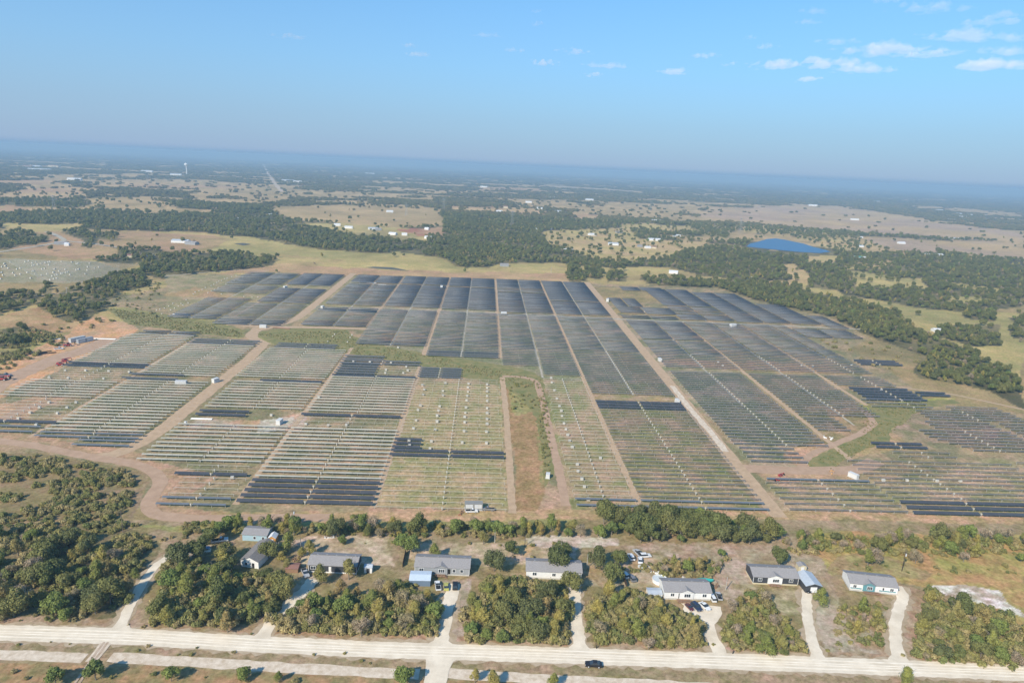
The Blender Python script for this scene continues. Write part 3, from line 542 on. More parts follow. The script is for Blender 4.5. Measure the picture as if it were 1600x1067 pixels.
    for s0, s1 in segs:
        ll = round(s1 - s0, 1)
        if w: link('panel_table', cached(('p', k, ll, jit, dense), lambda: panel_mesh(ll, w, tilt + jit, pm, dense).mesh('panel_table', pm)), r, ((s0 + s1) / 2, 0, 0))
    link('support_frame', cached(('f', L, dense), lambda: frame_mb(L, dense).mesh('support_frame', STL)), r)
    if len(segs) == 2:
        link('drive_motor', cached('m', lambda: MB().box(-.32, -.3, .9, .32, .3, 1.6, .05, .05).box(-.12, -.12, 0, .12, .12, .9).mesh('drive_motor', MOT)), r, (segs[0][1] + .7, 0, 0))
print('rows', len(rows), solo_used)
for k, (V, Fc) in stuffMB.items():
    nm = {'C': 'far_cream_rows', 'T': 'far_tracker_tubes', 'post': 'far_row_posts', 'rail': 'far_row_rails'}.get(k, 'far_solar_rows')
    tag(link(nm, mesh_np(nm, V, Fc, STL if k in ('T', 'post', 'rail') else KIND[k][2])), kind='stuff')
# pallets of modules waiting between the rows
CRT = mat('cardboard_white_pallet', (.56, .54, .47), .8, (.47, .44, .37), 1.5); BRN = mat('timber_pallet', (.3, .2, .11), .9)
def crate_meshes():
    return (MB().box(-.85, -.65, .16, .85, .65, 1.5, .03, .03).mesh('carton', CRT), MB().box(-.95, -.75, .1, .95, .75, .155).box(-1.05, -.8, 0, -.9, .8, .1).box(.9, -.8, 0, 1.05, .8, .1).mesh('wooden_base', BRN))
cm, pm_ = crate_meshes()
def crate(x, y, where, i, s=1.0):
    o = empty('module_crate', (x, y, 0), rnd.uniform(-.2, .2), f"pale module crate, {ordn(i)} {where}", 'crate', 'crates of modules between the rows'); o.scale = (s, s, s)
    link('carton', cm, o); link('wooden_base', pm_, o)
CR = [ # (wording, list of photo pixels)
 ('from the left below the red machinery', [(102,580),(134,580),(170,581),(202,582),(77,591),(107,592),(162,593)]), ('in the far left block, counted from the back', [(77,630),(119,630),(62,638),(105,638),(47,646),(90,647),(29,655),(57,665)]),
 ('along the first crate line beside the brown strip', [(660,603),(663,610),(661,618),(657,635),(653,642),(650,658),(646,671)]), ('along the second crate line beside the brown strip', [(696,600),(692,612),(692,619),(687,636),(685,643),(683,651),(683,660),(680,673)]),
 ('along the third crate line beside the brown strip', [(732,601),(731,607),(731,613),(730,620),(729,627),(728,638),(727,646),(726,653),(726,661),(725,675)]), ('along the fourth crate line beside the brown strip', [(761,602),(761,607),(761,613),(761,620),(761,628),(761,639),(761,647),(761,656),(761,664),(760,676),(760,694)]),
 ('scattered above the dark rows at centre', [(674,691),(672,702),(722,693),(639,690),(640,697),(636,688)]), ('left of centre above the cream rows', [(478,664),(513,666),(541,665)]), ('in the block with short dark rows', [(603,579),(602,584),(635,574),(637,580),(630,584),(552,566),(578,567),(611,568)]),
 ('down the left line right of the narrow dirt road', [(861,592),(862,599),(866,611),(870,624),(874,636),(877,643),(878,651),(881,663),(884,672),(887,681),(890,690),(894,700)]), ('down the lower line right of the narrow dirt road', [(902,727),(903,738),(909,750),(913,762),(919,782),(938,717)]),
 ('in the pale block beside the ditch', [(523,523),(520,526),(512,534),(550,524),(547,528),(543,535),(622,544)]), ('on the green patch far left', [(283,475),(291,469),(270,475),(264,479),(257,482),(250,484),(245,485),(253,491),(294,474),(286,477),(279,479),(273,482),(267,485)]),
 ('on the first far left crate line', [(302,460),(305,457),(311,455),(316,453),(321,450),(330,447),(334,445),(339,442),(342,440),(346,439),(351,436),(355,435),(362,433),(369,431)]), ('on the second far left crate line', [(325,458),(330,455),(335,453),(341,450),(353,445),(357,443),(362,441),(366,439),(372,437),(379,434)]),
 ('by the lower right gravel corner', [(1380,752),(1417,752),(1464,753),(1500,753)]), ('near the sandy pad left', [(424,650),(363,748),(498,622)]), ('behind the dry ditch far left', [(346,460),(381,464),(394,465),(403,465),(332,471),(380,449)]),
 ('by the right edge dark rows', [(1377,611),(1402,613)]), ('in the dusty gap right of the track', [(1122,567),(1129,572),(1252,572),(1270,573),(1330,571),(1321,575)]),
]
for w_, ps in CR:
    for i, p in enumerate(ps):
        x, y = G(*p); crate(x, y, w_, i + 1, rnd.uniform(.8, .95) if y < 560 else .6)
V = []; Fc = []
for i in range(170):                                     # the separate field: past the count, one mass
    x = rnd.uniform(-640, -455); y = rnd.uniform(785, 925)
    u, v = PX(x, y)
    if not inside(np.array([u]), np.array([v]), [(-60,438),(-60,410),(0,408),(150,410),(160,418),(130,436),(60,440)])[0]: continue
    x = round(x / 13) * 13; o = len(V); s = .7
    if rnd.random() < .3: continue
    V += [(x - s, y - s, 0), (x + s, y - s, 0), (x + s, y + s, 0), (x - s, y + s, 0), (x - s, y - s, 1.5), (x + s, y - s, 1.5), (x + s, y + s, 1.5), (x - s, y + s, 1.5)]
    Fc += [(o + 4, o + 5, o + 6, o + 7), (o, o + 1, o + 5, o + 4), (o + 1, o + 2, o + 6, o + 5), (o + 2, o + 3, o + 7, o + 6), (o + 3, o, o + 4, o + 7)]
tag(link('distant_crates', mesh_np('distant_crates', V, Fc, CRT)), kind='stuff')
# ------------------------------------------------------------------ plants
L_OAK = leafmat('dark_oak_leaves', [(0.128,0.145,0.054),(0.168,0.184,0.060),(0.225,0.214,0.071),(0.148,0.161,0.065)])
L_LEAF = leafmat('autumn_green_leaves', [(0.311,0.309,0.083),(0.220,0.249,0.067),(0.424,0.347,0.100),(0.293,0.271,0.089),(0.424,0.309,0.128),(0.237,0.271,0.072)])
L_YEL = leafmat('yellowing_leaves', [(0.446,0.360,0.101),(0.384,0.324,0.095),(0.422,0.300,0.112)])
L_GRY = leafmat('dry_grey_twigs', [(0.370,0.284,0.186),(0.428,0.334,0.229),(0.328,0.271,0.149)])
L_GRN = leafmat('fresh_green_leaves', [(0.179,0.229,0.064),(0.230,0.264,0.069),(0.156,0.194,0.059)])
L_BSH = leafmat('scrub_leaves', [(0.268,0.263,0.085),(0.345,0.298,0.106),(0.188,0.211,0.069),(0.439,0.350,0.159),(0.313,0.270,0.117)])
L_WOOD = leafmat('woodland_leaves', [(0.148,0.156,0.060),(0.192,0.185,0.066),(0.244,0.207,0.082),(0.140,0.140,0.060),(0.314,0.236,0.098)])
BARK = mat('grey_bark', (.17, .14, .105), .95, (.26, .23, .19), 3)
def leaf_crown(seed, H_, Rr, n, leaf, lobes=9, base=.25, shape='round', gap=.0):
    g = np.random.default_rng(seed); cs = []; rs = []
    for i in range(lobes):
        t = g.random(); a = g.random() * 6.283 + i * 2.4
        if shape == 'round': z = base + (1 - base) * (.2 + .62 * t); rr = Rr * .74 * math.sqrt(g.random()) * (1.15 - abs(t - .35)); r = Rr * g.uniform(.20, .50)
        elif shape == 'tall': z = base * .5 + (1 - base * .5) * (.15 + .72 * t); rr = Rr * .6 * g.random() * (1.2 - t); r = Rr * g.uniform(.18, .48) * (1.2 - .55 * t)
        elif shape == 'cone': z = .12 + .82 * t; rr = Rr * .3 * g.random() * (1 - t); r = Rr * (.9 - .75 * t)
        else: z = .15 + .4 * t; rr = Rr * .7 * math.sqrt(g.random()); r = Rr * g.uniform(.3, .5)
        cs.append((math.cos(a) * rr, math.sin(a) * rr, z * H_)); rs.append(r)
    cs = np.array(cs); rs = np.array(rs); w = rs ** 2; w /= w.sum()
    k = g.choice(lobes, n, p=w); d = g.normal(size=(n, 3)); d[:, 2] += .35; d /= np.linalg.norm(d, axis=1)[:, None]
    rad = rs[k] * (.5 + .55 * g.random(n) ** .6 + .5 * (g.random(n) < .12) * g.random(n))
    P = cs[k] + d * rad[:, None]; P[:, 2] = np.maximum(P[:, 2], .15)
    nr = d + g.normal(size=(n, 3)) * .38; nr /= np.linalg.norm(nr, axis=1)[:, None]
    t1 = np.cross(nr, g.normal(size=(n, 3))); t1 /= np.linalg.norm(t1, axis=1)[:, None]; t2 = np.cross(nr, t1)
    s = leaf * g.uniform(.55, 1.25, n)[:, None]
    if shape == 'tall': t1 = t1 * .5; t2 = t2 * 1.1
    V = np.stack([P - t1 * s - t2 * s * .6, P + t1 * s - t2 * s * .6, P + t1 * s * .5 + t2 * s * .8, P - t1 * s * .5 + t2 * s * .8], 1).reshape(-1, 3)
    return V, np.arange(n * 4).reshape(-1, 4)
def trunk_mb(seed, H_, Rr, tall=False):
    g = random.Random(seed); b = MB(); r = H_ * .022 + .05
    top = H_ * (.75 if tall else .5); b.tube((0, 0, -.1), (g.uniform(-.2, .2), g.uniform(-.2, .2), top * .5), r, 7, r * .75)
    b.tube((0, 0, top * .48), (g.uniform(-.4, .4), g.uniform(-.4, .4), top), r * .75, 6, r * .45)
    for i in range(5):
        a = g.uniform(0, 6.28); z = top * g.uniform(.4, .95); q = (math.cos(a) * Rr * .65, math.sin(a) * Rr * .65, z + H_ * .25)
        b.tube((0, 0, z), q, r * .45, 5, r * .15)
    return b
SPEC = { # kind: (variants, height, radius, leaves, leaf size, shape, material, trunk tall)
 'oak': (4, 8.0, 4.7, 3400, .29, 'round', L_OAK), 'elm': (4, 8.2, 3.8, 3000, .26, 'tall', L_LEAF), 'yellow': (2, 7.5, 3.1, 2200, .24, 'tall', L_YEL),
 'bare': (2, 6.5, 3.2, 1500, .17, 'round', L_GRY), 'cedar': (2, 5.5, 2.4, 2000, .25, 'cone', L_GRN), 'bush': (3, 2.3, 1.9, 620, .19, 'low', L_BSH), 'green': (2, 6.6, 3.6, 2600, .27, 'round', L_GRN)}
PROTO = {}
for k, (nv, h, r, n, lf, shp, m_) in SPEC.items():
    for i in range(nv):
        sd_ = hash(k) % 1 + len(k) * 31 + i * 7 + ord(k[0])
        V, Fc = leaf_crown(sd_, h, r, n, lf, 17 if shp != 'low' else 7, .3, shp)
        PROTO[k, i] = (mesh_np('crown', V, Fc, m_), trunk_mb(sd_, h, r, shp == 'tall').mesh('trunk', BARK), h)
LOOK = {'oak': 'dark green round oak', 'elm': 'olive green upright tree', 'yellow': 'yellowing slender tree', 'bare': 'grey half bare tree', 'cedar': 'fresh green conical cedar', 'green': 'bright green leafy tree', 'bush': 'low scrubby bush'}
NAME = {'oak': 'oak_tree', 'elm': 'elm_tree', 'yellow': 'yellow_tree', 'bare': 'bare_tree', 'cedar': 'cedar_tree', 'green': 'green_tree', 'bush': 'bush'}
SRC = {}
def tree(k, x, y, s, label, group, parts=True):
    i = rnd.randrange(SPEC[k][0]); cm_, tm_, h = PROTO[k, i]
    o = empty(NAME[k], (x, y, 0), rnd.uniform(0, 6.28), label, 'bush' if k == 'bush' else 'tree', group); sz = s * rnd.uniform(.9, 1.12); o.scale = (s, s, sz)
    c = link('crown', cm_, o)
    if k != 'bush': link('trunk', tm_, o)
    SRC.setdefault((k, i), c); return o
def scatter_pts(poly, sp, shift=0):
    W_ = np.array([G(u, v + shift) for u, v in poly]); lo = W_.min(0); hi = W_.max(0)
    nx = int((hi[0] - lo[0]) / sp) + 1; ny = int((hi[1] - lo[1]) / sp) + 1
    P = []
    for i in range(nx):
        for j in range(ny):
            P.append((lo[0] + (i + rnd.random() * .85 + (j % 2) * .5) * sp, lo[1] + (j + rnd.random() * .85) * sp))
    if not P: return []
    P = np.array(P); k = inside(P[:, 0], P[:, 1], [tuple(q) for q in W_]); return [tuple(p) for p in P[k]]
# groves: (wording, outline of the stems, spacing, sizes, mix)
GROVES = [
 ('in the big left grove', [(-40,835),(60,828),(130,835),(185,845),(215,862),(225,890),(205,925),(180,962),(150,975),(0,972),(-40,970)], 7.6, (.8,1.15), 'oak oak elm bare oak elm bare green'),
 ('in the grove right of the side drive', [(262,885),(330,872),(390,905),(440,900),(475,925),(440,945),(405,970),(370,985),(250,980),(245,940)], 6.6, (.8,1.1), 'oak elm elm oak green elm'),
 ('in the grove below the charcoal home', [(450,965),(480,940),(520,920),(580,922),(632,925),(655,937),(680,940),(684,968),(675,992),(560,992),(450,980)], 5.6, (.72,1.05), 'elm elm yellow elm elm bare green'),
 ('in the grove below the white home', [(728,1000),(722,960),(735,935),(770,925),(830,925),(875,925),(888,945),(890,975),(884,1005),(800,1004)], 5.4, (.75,1.1), 'elm green oak elm yellow elm'),
 ('in the grove below the deck house', [(918,950),(940,925),(985,930),(1010,945),(1060,955),(1085,975),(1100,1008),(1010,1012),(925,1002)], 5.6, (.65,.95), 'elm elm bare elm yellow'),
 ('in the thicket right of the parked cars', [(1130,985),(1140,955),(1165,930),(1190,925),(1215,960),(1245,990),(1255,1018),(1190,1020),(1140,1012)], 5.2, (.55,.85), 'elm bare elm green'),
 ('in the thicket below the teal home', [(1305,960),(1325,935),(1375,945),(1375,975),(1350,1000),(1310,995)], 6.2, (.55,.8), 'bare elm bare'),
 ('in the lower right thicket', [(1430,1005),(1440,965),(1455,935),(1480,945),(1520,955),(1570,975),(1640,1000),(1640,1040),(1500,1035),(1435,1030)], 5.8, (.6,.95), 'elm bare green oak elm'),
 ('in the tall central treeline', [(925,835),(940,815),(1000,815),(1070,808),(1130,820),(1180,828),(1230,838),(1200,850),(1100,845),(1050,850),(1000,845)], 5.4, (.75,1.15), 'oak green oak oak elm'),
 ('in the low left hedgerow', [(330,826),(420,818),(520,822),(640,824),(760,822),(915,828),(912,838),(760,836),(640,836),(520,838),(420,834),(335,836)], 4.2, (.5,.95), 'elm elm oak green yellow bare'),
 ('in the thicket behind the deck house', [(1020,885),(1045,875),(1085,880),(1115,870),(1140,860),(1150,875),(1125,895),(1080,900),(1040,898)], 5.4, (.6,.95), 'elm bare green elm'),
 ('in the right treeline', [(1205,850),(1240,832),(1290,840),(1340,835),(1440,838),(1520,835),(1620,842),(1620,856),(1540,850),(1470,862),(1390,858),(1300,856),(1240,858)], 5.4, (.55,.95), 'elm bare oak bare green elm'),
 ('in the thicket beside the cottage', [(440,895),(450,880),(475,845),(490,855),(475,880)], 5.4, (.6,.9), 'elm oak'),
]
TL = []
for wording, poly, sp, (s0, s1), mix in GROVES:
    mix = mix.split()
    for x, y in scatter_pts(poly, sp, 3):
        TL.append((y, x, rnd.choice(mix), rnd.uniform(s0 * .62, s1 * 1.04), wording))
single = [ # kind, pixel of the foot, size, where
 ('green',(643,862),1.0,'behind the long dark fence'),('green',(628,857),.85,'at the top end of the long dark fence'),('elm',(678,872),.8,'behind the grey walled house'),('elm',(755,850),.8,'on the sandy lot above the grey house'),('oak',(772,892),.9,'right of the grey walled house'),('oak',(800,868),.8,'left above the long white house'),
 ('oak',(880,872),.85,'right behind the long white house, nearest'),('green',(868,868),.6,'touching the roofline of the long white house'),('oak',(930,888),.95,'standing alone beside the white house shade'),('oak',(955,912),.95,'round, left of the dark leaning fence'),('oak',(968,885),.8,'at the top of the dark leaning fence'),('oak',(893,922),.9,'overhanging the drive of the white house'),
 ('cedar',(1253,856),.9,'alone below the treeline right of centre'),('cedar',(1281,858),.5,'small, in the rusty grass at right'),('bare',(1363,882),1.15,'broad, in the rusty field behind the teal house'),('elm',(1355,884),.9,'left half of the broad clump behind the teal house'),('bare',(1430,880),.9,'beside the dark utility pole'),('oak',(1215,882),.8,'behind the charcoal and white house'),('elm',(1281,945),.85,'right of the open garage'),
 ('green',(1483,865),.8,'in the rusty field, second from right'),('elm',(1525,868),.8,'at the right in the rusty field'),('bare',(1505,878),.7,'grey clump in the rusty field'),('green',(1595,878),.6,'at the right border in the rusty field'),('elm',(1468,858),.8,'left in the rusty field'),
 ('green',(632,1070),.95,'at the bottom beside the side road mouth'),('elm',(742,1066),.6,'left of a bush pair at the bottom'),('elm',(770,1072),.75,'right of a bush pair at the bottom'),('elm',(865,1075),.6,'at the bottom below the black car'),('elm',(1414,1072),.85,'at the bottom right below the gravel road'),('green',(150,1062),.9,'right of the rutted track at the bottom'),('green',(268,1064),.7,'at the bottom edge, left quarter'),('green',(380,1062),.65,'at the bottom edge near centre left'),('green',(88,1070),.8,'at the bottom left corner'),('elm',(436,1066),.45,'small, at the bottom edge'),
 ('oak',(420,872),.85,'left of the orange shed house'),('oak',(330,850),.85,'left of the blue walled house'),('oak',(310,872),1.0,'spreading over the side driveway'),('oak',(350,878),.9,'below the white pickup on the lot'),('elm',(545,905),1.15,'covering the front of the charcoal house'),('elm',(500,912),.9,'left front of the charcoal house'),('oak',(868,893),1.1,'overlapping the roof of the long white house'),
 ('elm',(450,862),1.0,'tall, right of the grey roofed house'),('yellow',(440,878),.7,'low, yellow, right of the grey roofed house'),('green',(535,850),.5,'low, on the sandy lot behind the charcoal house'),
]
for k, p, s, w_ in single:
    x, y = G(*p); TL.append((y - 1e-3, x, k, s, '!' + w_))
TL.sort()
print('foreground trees', len(TL))
oc = {}; more = {}
for j, (y, x, k, s, w_) in enumerate(TL):
    if w_[0] == '!': tree(k, x, y, s, f"{LOOK[k]} {w_[1:]}", 'trees standing singly near the houses'); continue
    if j >= 540: more.setdefault(k, []).append((x, y, s)); continue
    oc[k, w_] = oc.get((k, w_), 0) + 1
    tree(k, x, y, s, f"{LOOK[k]}, {ordn(oc[k, w_])} from the front {w_}", 'trees ' + w_)
def instancer(name, src, P, S, RZ, kind='stuff'):
    """one object: copies of SRC at points (geometry nodes)"""
    n = len(P)
    if n == 0: return
    me = bpy.data.meshes.new(name); me.vertices.add(n); me.vertices.foreach_set('co', np.asarray(P, np.float32).ravel())
    a = me.attributes.new('size', 'FLOAT_VECTOR', 'POINT'); a.data.foreach_set('vector', np.asarray(S, np.float32).ravel())
    a = me.attributes.new('spin', 'FLOAT_VECTOR', 'POINT'); a.data.foreach_set('vector', np.stack([np.zeros(n), np.zeros(n), RZ], 1).astype(np.float32).ravel())
    o = link(name, me); ng = bpy.data.node_groups.new(name, 'GeometryNodeTree')
    ng.interface.new_socket('Geometry', in_out='INPUT', socket_type='NodeSocketGeometry'); ng.interface.new_socket('Geometry', in_out='OUTPUT', socket_type='NodeSocketGeometry')
    N = ng.nodes.new; gi = N('NodeGroupInput'); go = N('NodeGroupOutput'); ip = N('GeometryNodeInstanceOnPoints'); oi = N('GeometryNodeObjectInfo'); oi.transform_space = 'ORIGINAL'
    oi.inputs['Object'].default_value = src; oi.inputs['As Instance'].default_value = True
    na = N('GeometryNodeInputNamedAttribute'); na.data_type = 'FLOAT_VECTOR'; na.inputs['Name'].default_value = 'size'
    nb = N('GeometryNodeInputNamedAttribute'); nb.data_type = 'FLOAT_VECTOR'; nb.inputs['Name'].default_value = 'spin'
    er = N('FunctionNodeEulerToRotation'); L = ng.links.new
    L(gi.outputs[0], ip.inputs['Points']); L(oi.outputs['Geometry'], ip.inputs['Instance']); L(nb.outputs['Attribute'], er.inputs[0]); L(er.outputs[0], ip.inputs['Rotation']); L(na.outputs['Attribute'], ip.inputs['Scale'])
    L(ip.outputs[0], go.inputs[0]); md = o.modifiers.new('copies', 'NODES'); md.node_group = ng
    return tag(o, kind=kind)
# sources for the masses are real bushes and trees that stand in the scene
bx_, by_ = G(96, 792); tree('bush', bx_, by_, 1.3, 'low scrubby bush nearest the pink road bend at left', 'bushes'); 
for i in range(3):
    if ('bush', i) not in SRC:
        x, y = G(60 + i * 40, 770 + i * 12)
        o = empty('bush', (x, y, 0), 0, ('olive scrub bush lowest in the left scrub', 'olive scrub bush in the left scrub above the oak grove', 'olive scrub bush spreading widest in the left scrub')[i], 'bush', 'bushes'); SRC['bush', i] = link('crown', PROTO['bush', i][0], o)
for k in ('oak', 'elm', 'green', 'bare', 'yellow'):
    for i in range(SPEC[k][0]):
        if (k, i) not in SRC: SRC[k, i] = next(v for q_, v in SRC.items() if q_[0] == k)
for k, L_ in more.items():
    A = np.array(L_); instancer('treeline_trees', SRC[k, 0], np.c_[A[:, 0], A[:, 1], np.zeros(len(A))], np.repeat(A[:, 2:], 3, 1), rng.random(len(A)) * 6.28)
# scrub in the lots, verges and field edges
SCR = [([(0,715),(60,712),(130,722),(190,735),(215,745),(200,790),(180,815),(230,830),(0,850)], 2.8, .4, 1.6), ([(180,820),(330,816),(330,826),(460,822),(900,820),(900,842),(460,836),(330,836),(250,845),(200,850)], 3.0, .4, 1.3), ([(0,830),(230,845),(215,890),(185,970),(0,968)], 3.2, .5, 1.8), ([(255,885),(440,905),(440,975),(240,978)], 2.5, .7, 2.0),
 ([(445,960),(640,915),(685,960),(680,992),(440,988)], 2.1, .7, 1.9), ([(725,960),(770,905),(880,915),(888,1005),(728,1002)], 2.1, .7, 1.9), ([(915,945),(985,925),(1085,965),(1103,1012),(922,1004)], 2.0, .6, 1.8), ([(1130,975),(1185,925),(1250,1000),(1255,1022),(1135,1014)], 2.0, .6, 1.7), ([(1300,970),(1320,935),(1385,945),(1375,1010),(1310,1008)], 3.0, .4, 1.2), ([(1428,1010),(1450,925),(1520,945),(1640,990),(1640,1045),(1430,1032)], 2.2, .6, 1.7),
 ([(1210,850),(1260,838),(1620,845),(1620,865),(1500,870),(1380,868),(1240,865)], 3.0, .4, 1.3), ([(1280,880),(1600,885),(1600,905),(1440,905),(1300,898)], 7, .3, .8), ([(960,890),(1010,880),(1120,880),(1150,860),(1120,905),(1040,905)], 3.0, .4, 1.2),
 ([(0,1000),(600,1024),(600,1038),(0,1012)], 6, .2, .45), ([(0,1045),(640,1068),(1600,1100),(1600,1130),(0,1100)], 6, .3, .9), ([(0,962),(200,968),(400,985),(400,992),(0,974)], 5, .2, .5), ([(450,985),(1600,1022),(1600,1030),(450,994)], 6, .2, .5),
 ([(640,850),(900,848),(900,880),(740,882)], 9, .3, .8), ([(500,845),(620,838),(610,870),(520,875)], 9, .2, .7), ([(170,482),(330,508),(380,520),(375,528),(200,506)], 2.6, .2, .5), ([(400,522),(540,516),(560,535),(700,562),(845,592),(850,610),(700,575),(480,543)], 2.6, .15, .42), ([(838,600),(850,605),(862,690),(860,750),(850,760),(842,680)], 3.0, .3, .7), ([(790,600),(838,600),(842,640),(800,650)], 5, .3, .9),
 ([(1345,634),(1395,632),(1450,628),(1440,645),(1375,690),(1300,732),(1265,728),(1300,704),(1350,680)], 2.2, .15, .38), ([(0,520),(60,515),(110,530),(80,545),(20,575),(0,580)], 4.5, .6, 1.6), ([(70,495),(190,500),(130,520),(60,520)], 12, .5, 1.5), ([(140,455),(250,440),(250,500),(180,480)], 9, .4, 1.3), ([(1210,500),(1330,520),(1440,560),(1425,600),(1330,560)], 16, .5, 1.6), ([(200,835),(245,842),(235,880),(205,900)], 4, .4, 1.3)]
BP = [[], [], []]
for poly, sp, s0, s1 in SCR:
    for x, y in scatter_pts(poly, sp):
        if fbm(np.array([x]), np.array([y]), 9, 77, 3)[0] < (.30 if 830 < poly[0][1] < 1030 else .40): continue
        BP[rnd.randrange(3)].append((x, y, rnd.uniform(s0, s1)))
for i in range(3):
    A = np.array(BP[i]); instancer('scrub_bushes', SRC['bush', i], np.c_[A[:, 0], A[:, 1], np.zeros(len(A))], np.c_[A[:, 2], A[:, 2], A[:, 2] * rng.uniform(.7, 1.2, len(A))], rng.random(len(A)) * 6.28)
# woods in the middle distance and beyond: tone comes from the leaves, fading from the haze
def cover_points(y0, y1, spf):
    P = []; y = y0
    while y < y1:
        sp = spf(y); hw = y * .86 + 60; n = int(2 * hw / sp)
        xs = np.linspace(-hw, hw, n) + rng.uniform(-.45, .45, n) * sp; ys = y + rng.uniform(-.45, .45, n) * sp
        P.append(np.c_[xs, ys, np.full(n, sp)]); y += sp
    P = np.concatenate(P); _, cov = landcover(P[:, 0], P[:, 1])
    thin = np.clip(.9 + 3.2 * (fbm(P[:, 0], P[:, 1], 70, 91, 3) - .5), .12, 1.1)
    k = rng.random(len(P)) < cov * np.where(cov > .5, thin, 1); return P[k]
WP = cover_points(480, 2100, lambda y: 6.2 + max(0, y - 600) * .0025)
# keep the farm clear
_u, _v = PX(WP[:, 0], WP[:, 1]); LAKE = [(1160,389),(1168,380),(1185,375),(1212,370),(1240,374),(1275,384),(1304,393),(1304,402),(1280,404),(1230,401),(1180,396)]
WP = WP[~inside(_u, _v, LAKE)]; _u, _v = PX(WP[:, 0], WP[:, 1]); WP = WP[~inside(_u, _v, [(330,430),(560,430),(900,441),(1120,450),(1210,478),(1300,496),(1360,530),(1330,545),(1420,600),(1460,632),(1600,645),(1600,815),(0,815),(0,610),(110,560),(215,510),(330,500),(250,490)])]
ks = ['oak', 'oak', 'elm', 'oak', 'bare', 'oak']; ch = rng.integers(0, 100, len(WP))
wood_crowns = []
for i in range(4):                                  # one fallen-in old oak each serves as the pattern of the woods
    pass
kinds = [('oak', 0, 30), ('oak', 1, 54), ('oak', 2, 74), ('elm', 0, 84), ('elm', 1, 91), ('bare', 0, 94), ('green', 0, 100)]; lo_ = 0
for k, i, hi_ in kinds:
    A = WP[(ch >= lo_) & (ch < hi_)]; lo_ = hi_
    if k == 'oak': z = 1.0
    s = A[:, 2] / 6.2 * rng.uniform(.45, .85, len(A)) * (.95 if k == 'oak' else 1.0)
    instancer('woodland', SRC[k, i], np.c_[A[:, 0], A[:, 1], np.zeros(len(A))], np.c_[s, s, s * rng.uniform(.85, 1.2, len(A))], rng.random(len(A)) * 6.28)
# canopy clumps far off
def clump(seed):
    g = np.random.default_rng(seed); V = []; Fc = []; b = 0
    for i in range(7):
        c = np.array([g.uniform(-.5, .5), g.uniform(-.5, .5), g.uniform(.25, .6)]); r = g.uniform(.22, .42)
        n = 60; d = g.normal(size=(n, 3)); d[:, 2] = np.abs(d[:, 2]) * 1.1 - .3; d /= np.linalg.norm(d, axis=1)[:, None]
        P = c + d * r * g.uniform(.8, 1.1, n)[:, None]; nr = d + g.normal(size=(n, 3)) * .5; nr /= np.linalg.norm(nr, axis=1)[:, None]
        t1 = np.cross(nr, g.normal(size=(n, 3))); t1 /= np.linalg.norm(t1, axis=1)[:, None]; t2 = np.cross(nr, t1); s = .13 * g.uniform(.6, 1.2, n)[:, None]
        V.append(np.stack([P - t1 * s - t2 * s, P + t1 * s - t2 * s, P + t1 * s + t2 * s, P - t1 * s + t2 * s], 1).reshape(-1, 3)); Fc.append(np.arange(n * 4).reshape(-1, 4) + b); b += n * 4
    return np.concatenate(V), np.concatenate(Fc)
cl = []
for i, (u, v) in enumerate(((560, 300), (1180, 318))):
    V, Fc = clump(i + 3); x, y = G(u, v); o = link('tree_clump', mesh_np('tree_clump', V, Fc, L_WOOD), None, (x, y, 0)); o.scale = (26, 26, 10)
    tag(o, 'dense round tree clump far off ' + ('below the hazy plain left of centre' if i == 0 else 'at the edge of the tan fields right'), 'trees', 'far tree clumps'); cl.append(o)
FP = np.concatenate([cover_points(2100, 5200, lambda y: 9 + (y - 2100) * .008), cover_points(5200, 16000, lambda y: 34 + (y - 5200) * .022)])
# the cleared power line corridor stays open
_u, _v = PX(FP[:, 0], FP[:, 1]); FP = FP[~inside(_u, _v, LAKE)]; _u, _v = PX(FP[:, 0], FP[:, 1]); FP = FP[~((np.abs(_u - (411 + (_v - 256) * .56)) < 2.5 + (_v - 256) * .09) & (_v > 255) & (_v < 300))]
print('woods', len(WP), 'clumps', len(FP))
hh = rng.random(len(FP)) < .5
for i in range(2):
    A = FP[hh if i else ~hh]; s = A[:, 2] * rng.uniform(.42, .82, len(A))
    instancer('far_woodland', cl[i], np.c_[A[:, 0], A[:, 1], np.zeros(len(A))], np.c_[s, s * rng.uniform(.7, 1.2, len(A)), rng.uniform(5, 9, len(A))], rng.random(len(A)) * 6.28)
# ------------------------------------------------------------------ houses
def pm(name, col, rough=.6, **k): return mat(name, col, rough, tuple(c * .9 for c in col), .8, **k)
WHT = pm('white_siding', (.80, .79, .75)); GRYW = pm('grey_siding', (.33, .34, .34)); CHAR = pm('charcoal_siding', (.055, .058, .065)); BLU = pm('pale_blue_siding', (.36, .50, .56)); TEAL = pm('teal_siding', (.13, .30, .33)); CRMW = pm('cream_siding', (.62, .55, .38))
RFG = mat('grey_shingles', (.33, .31, .295), .9, (.27, .25, .24), 2.0, bump=.2); RFD = mat('brown_shingles', (.25, .225, .205), .9, (.18, .165, .15), 2.0, bump=.2); RFM = mat('pale_metal_roof', (.50, .54, .57), .4, (.44, .47, .50), .6); RFW = mat('white_metal_roof', (.75, .75, .73), .4, (.66, .66, .64), .3); RFR = mat('rust_red_roof', (.30, .15, .11), .7, (.24, .13, .1), .5); RFT = mat('green_metal_roof', (.10, .30, .25), .5)
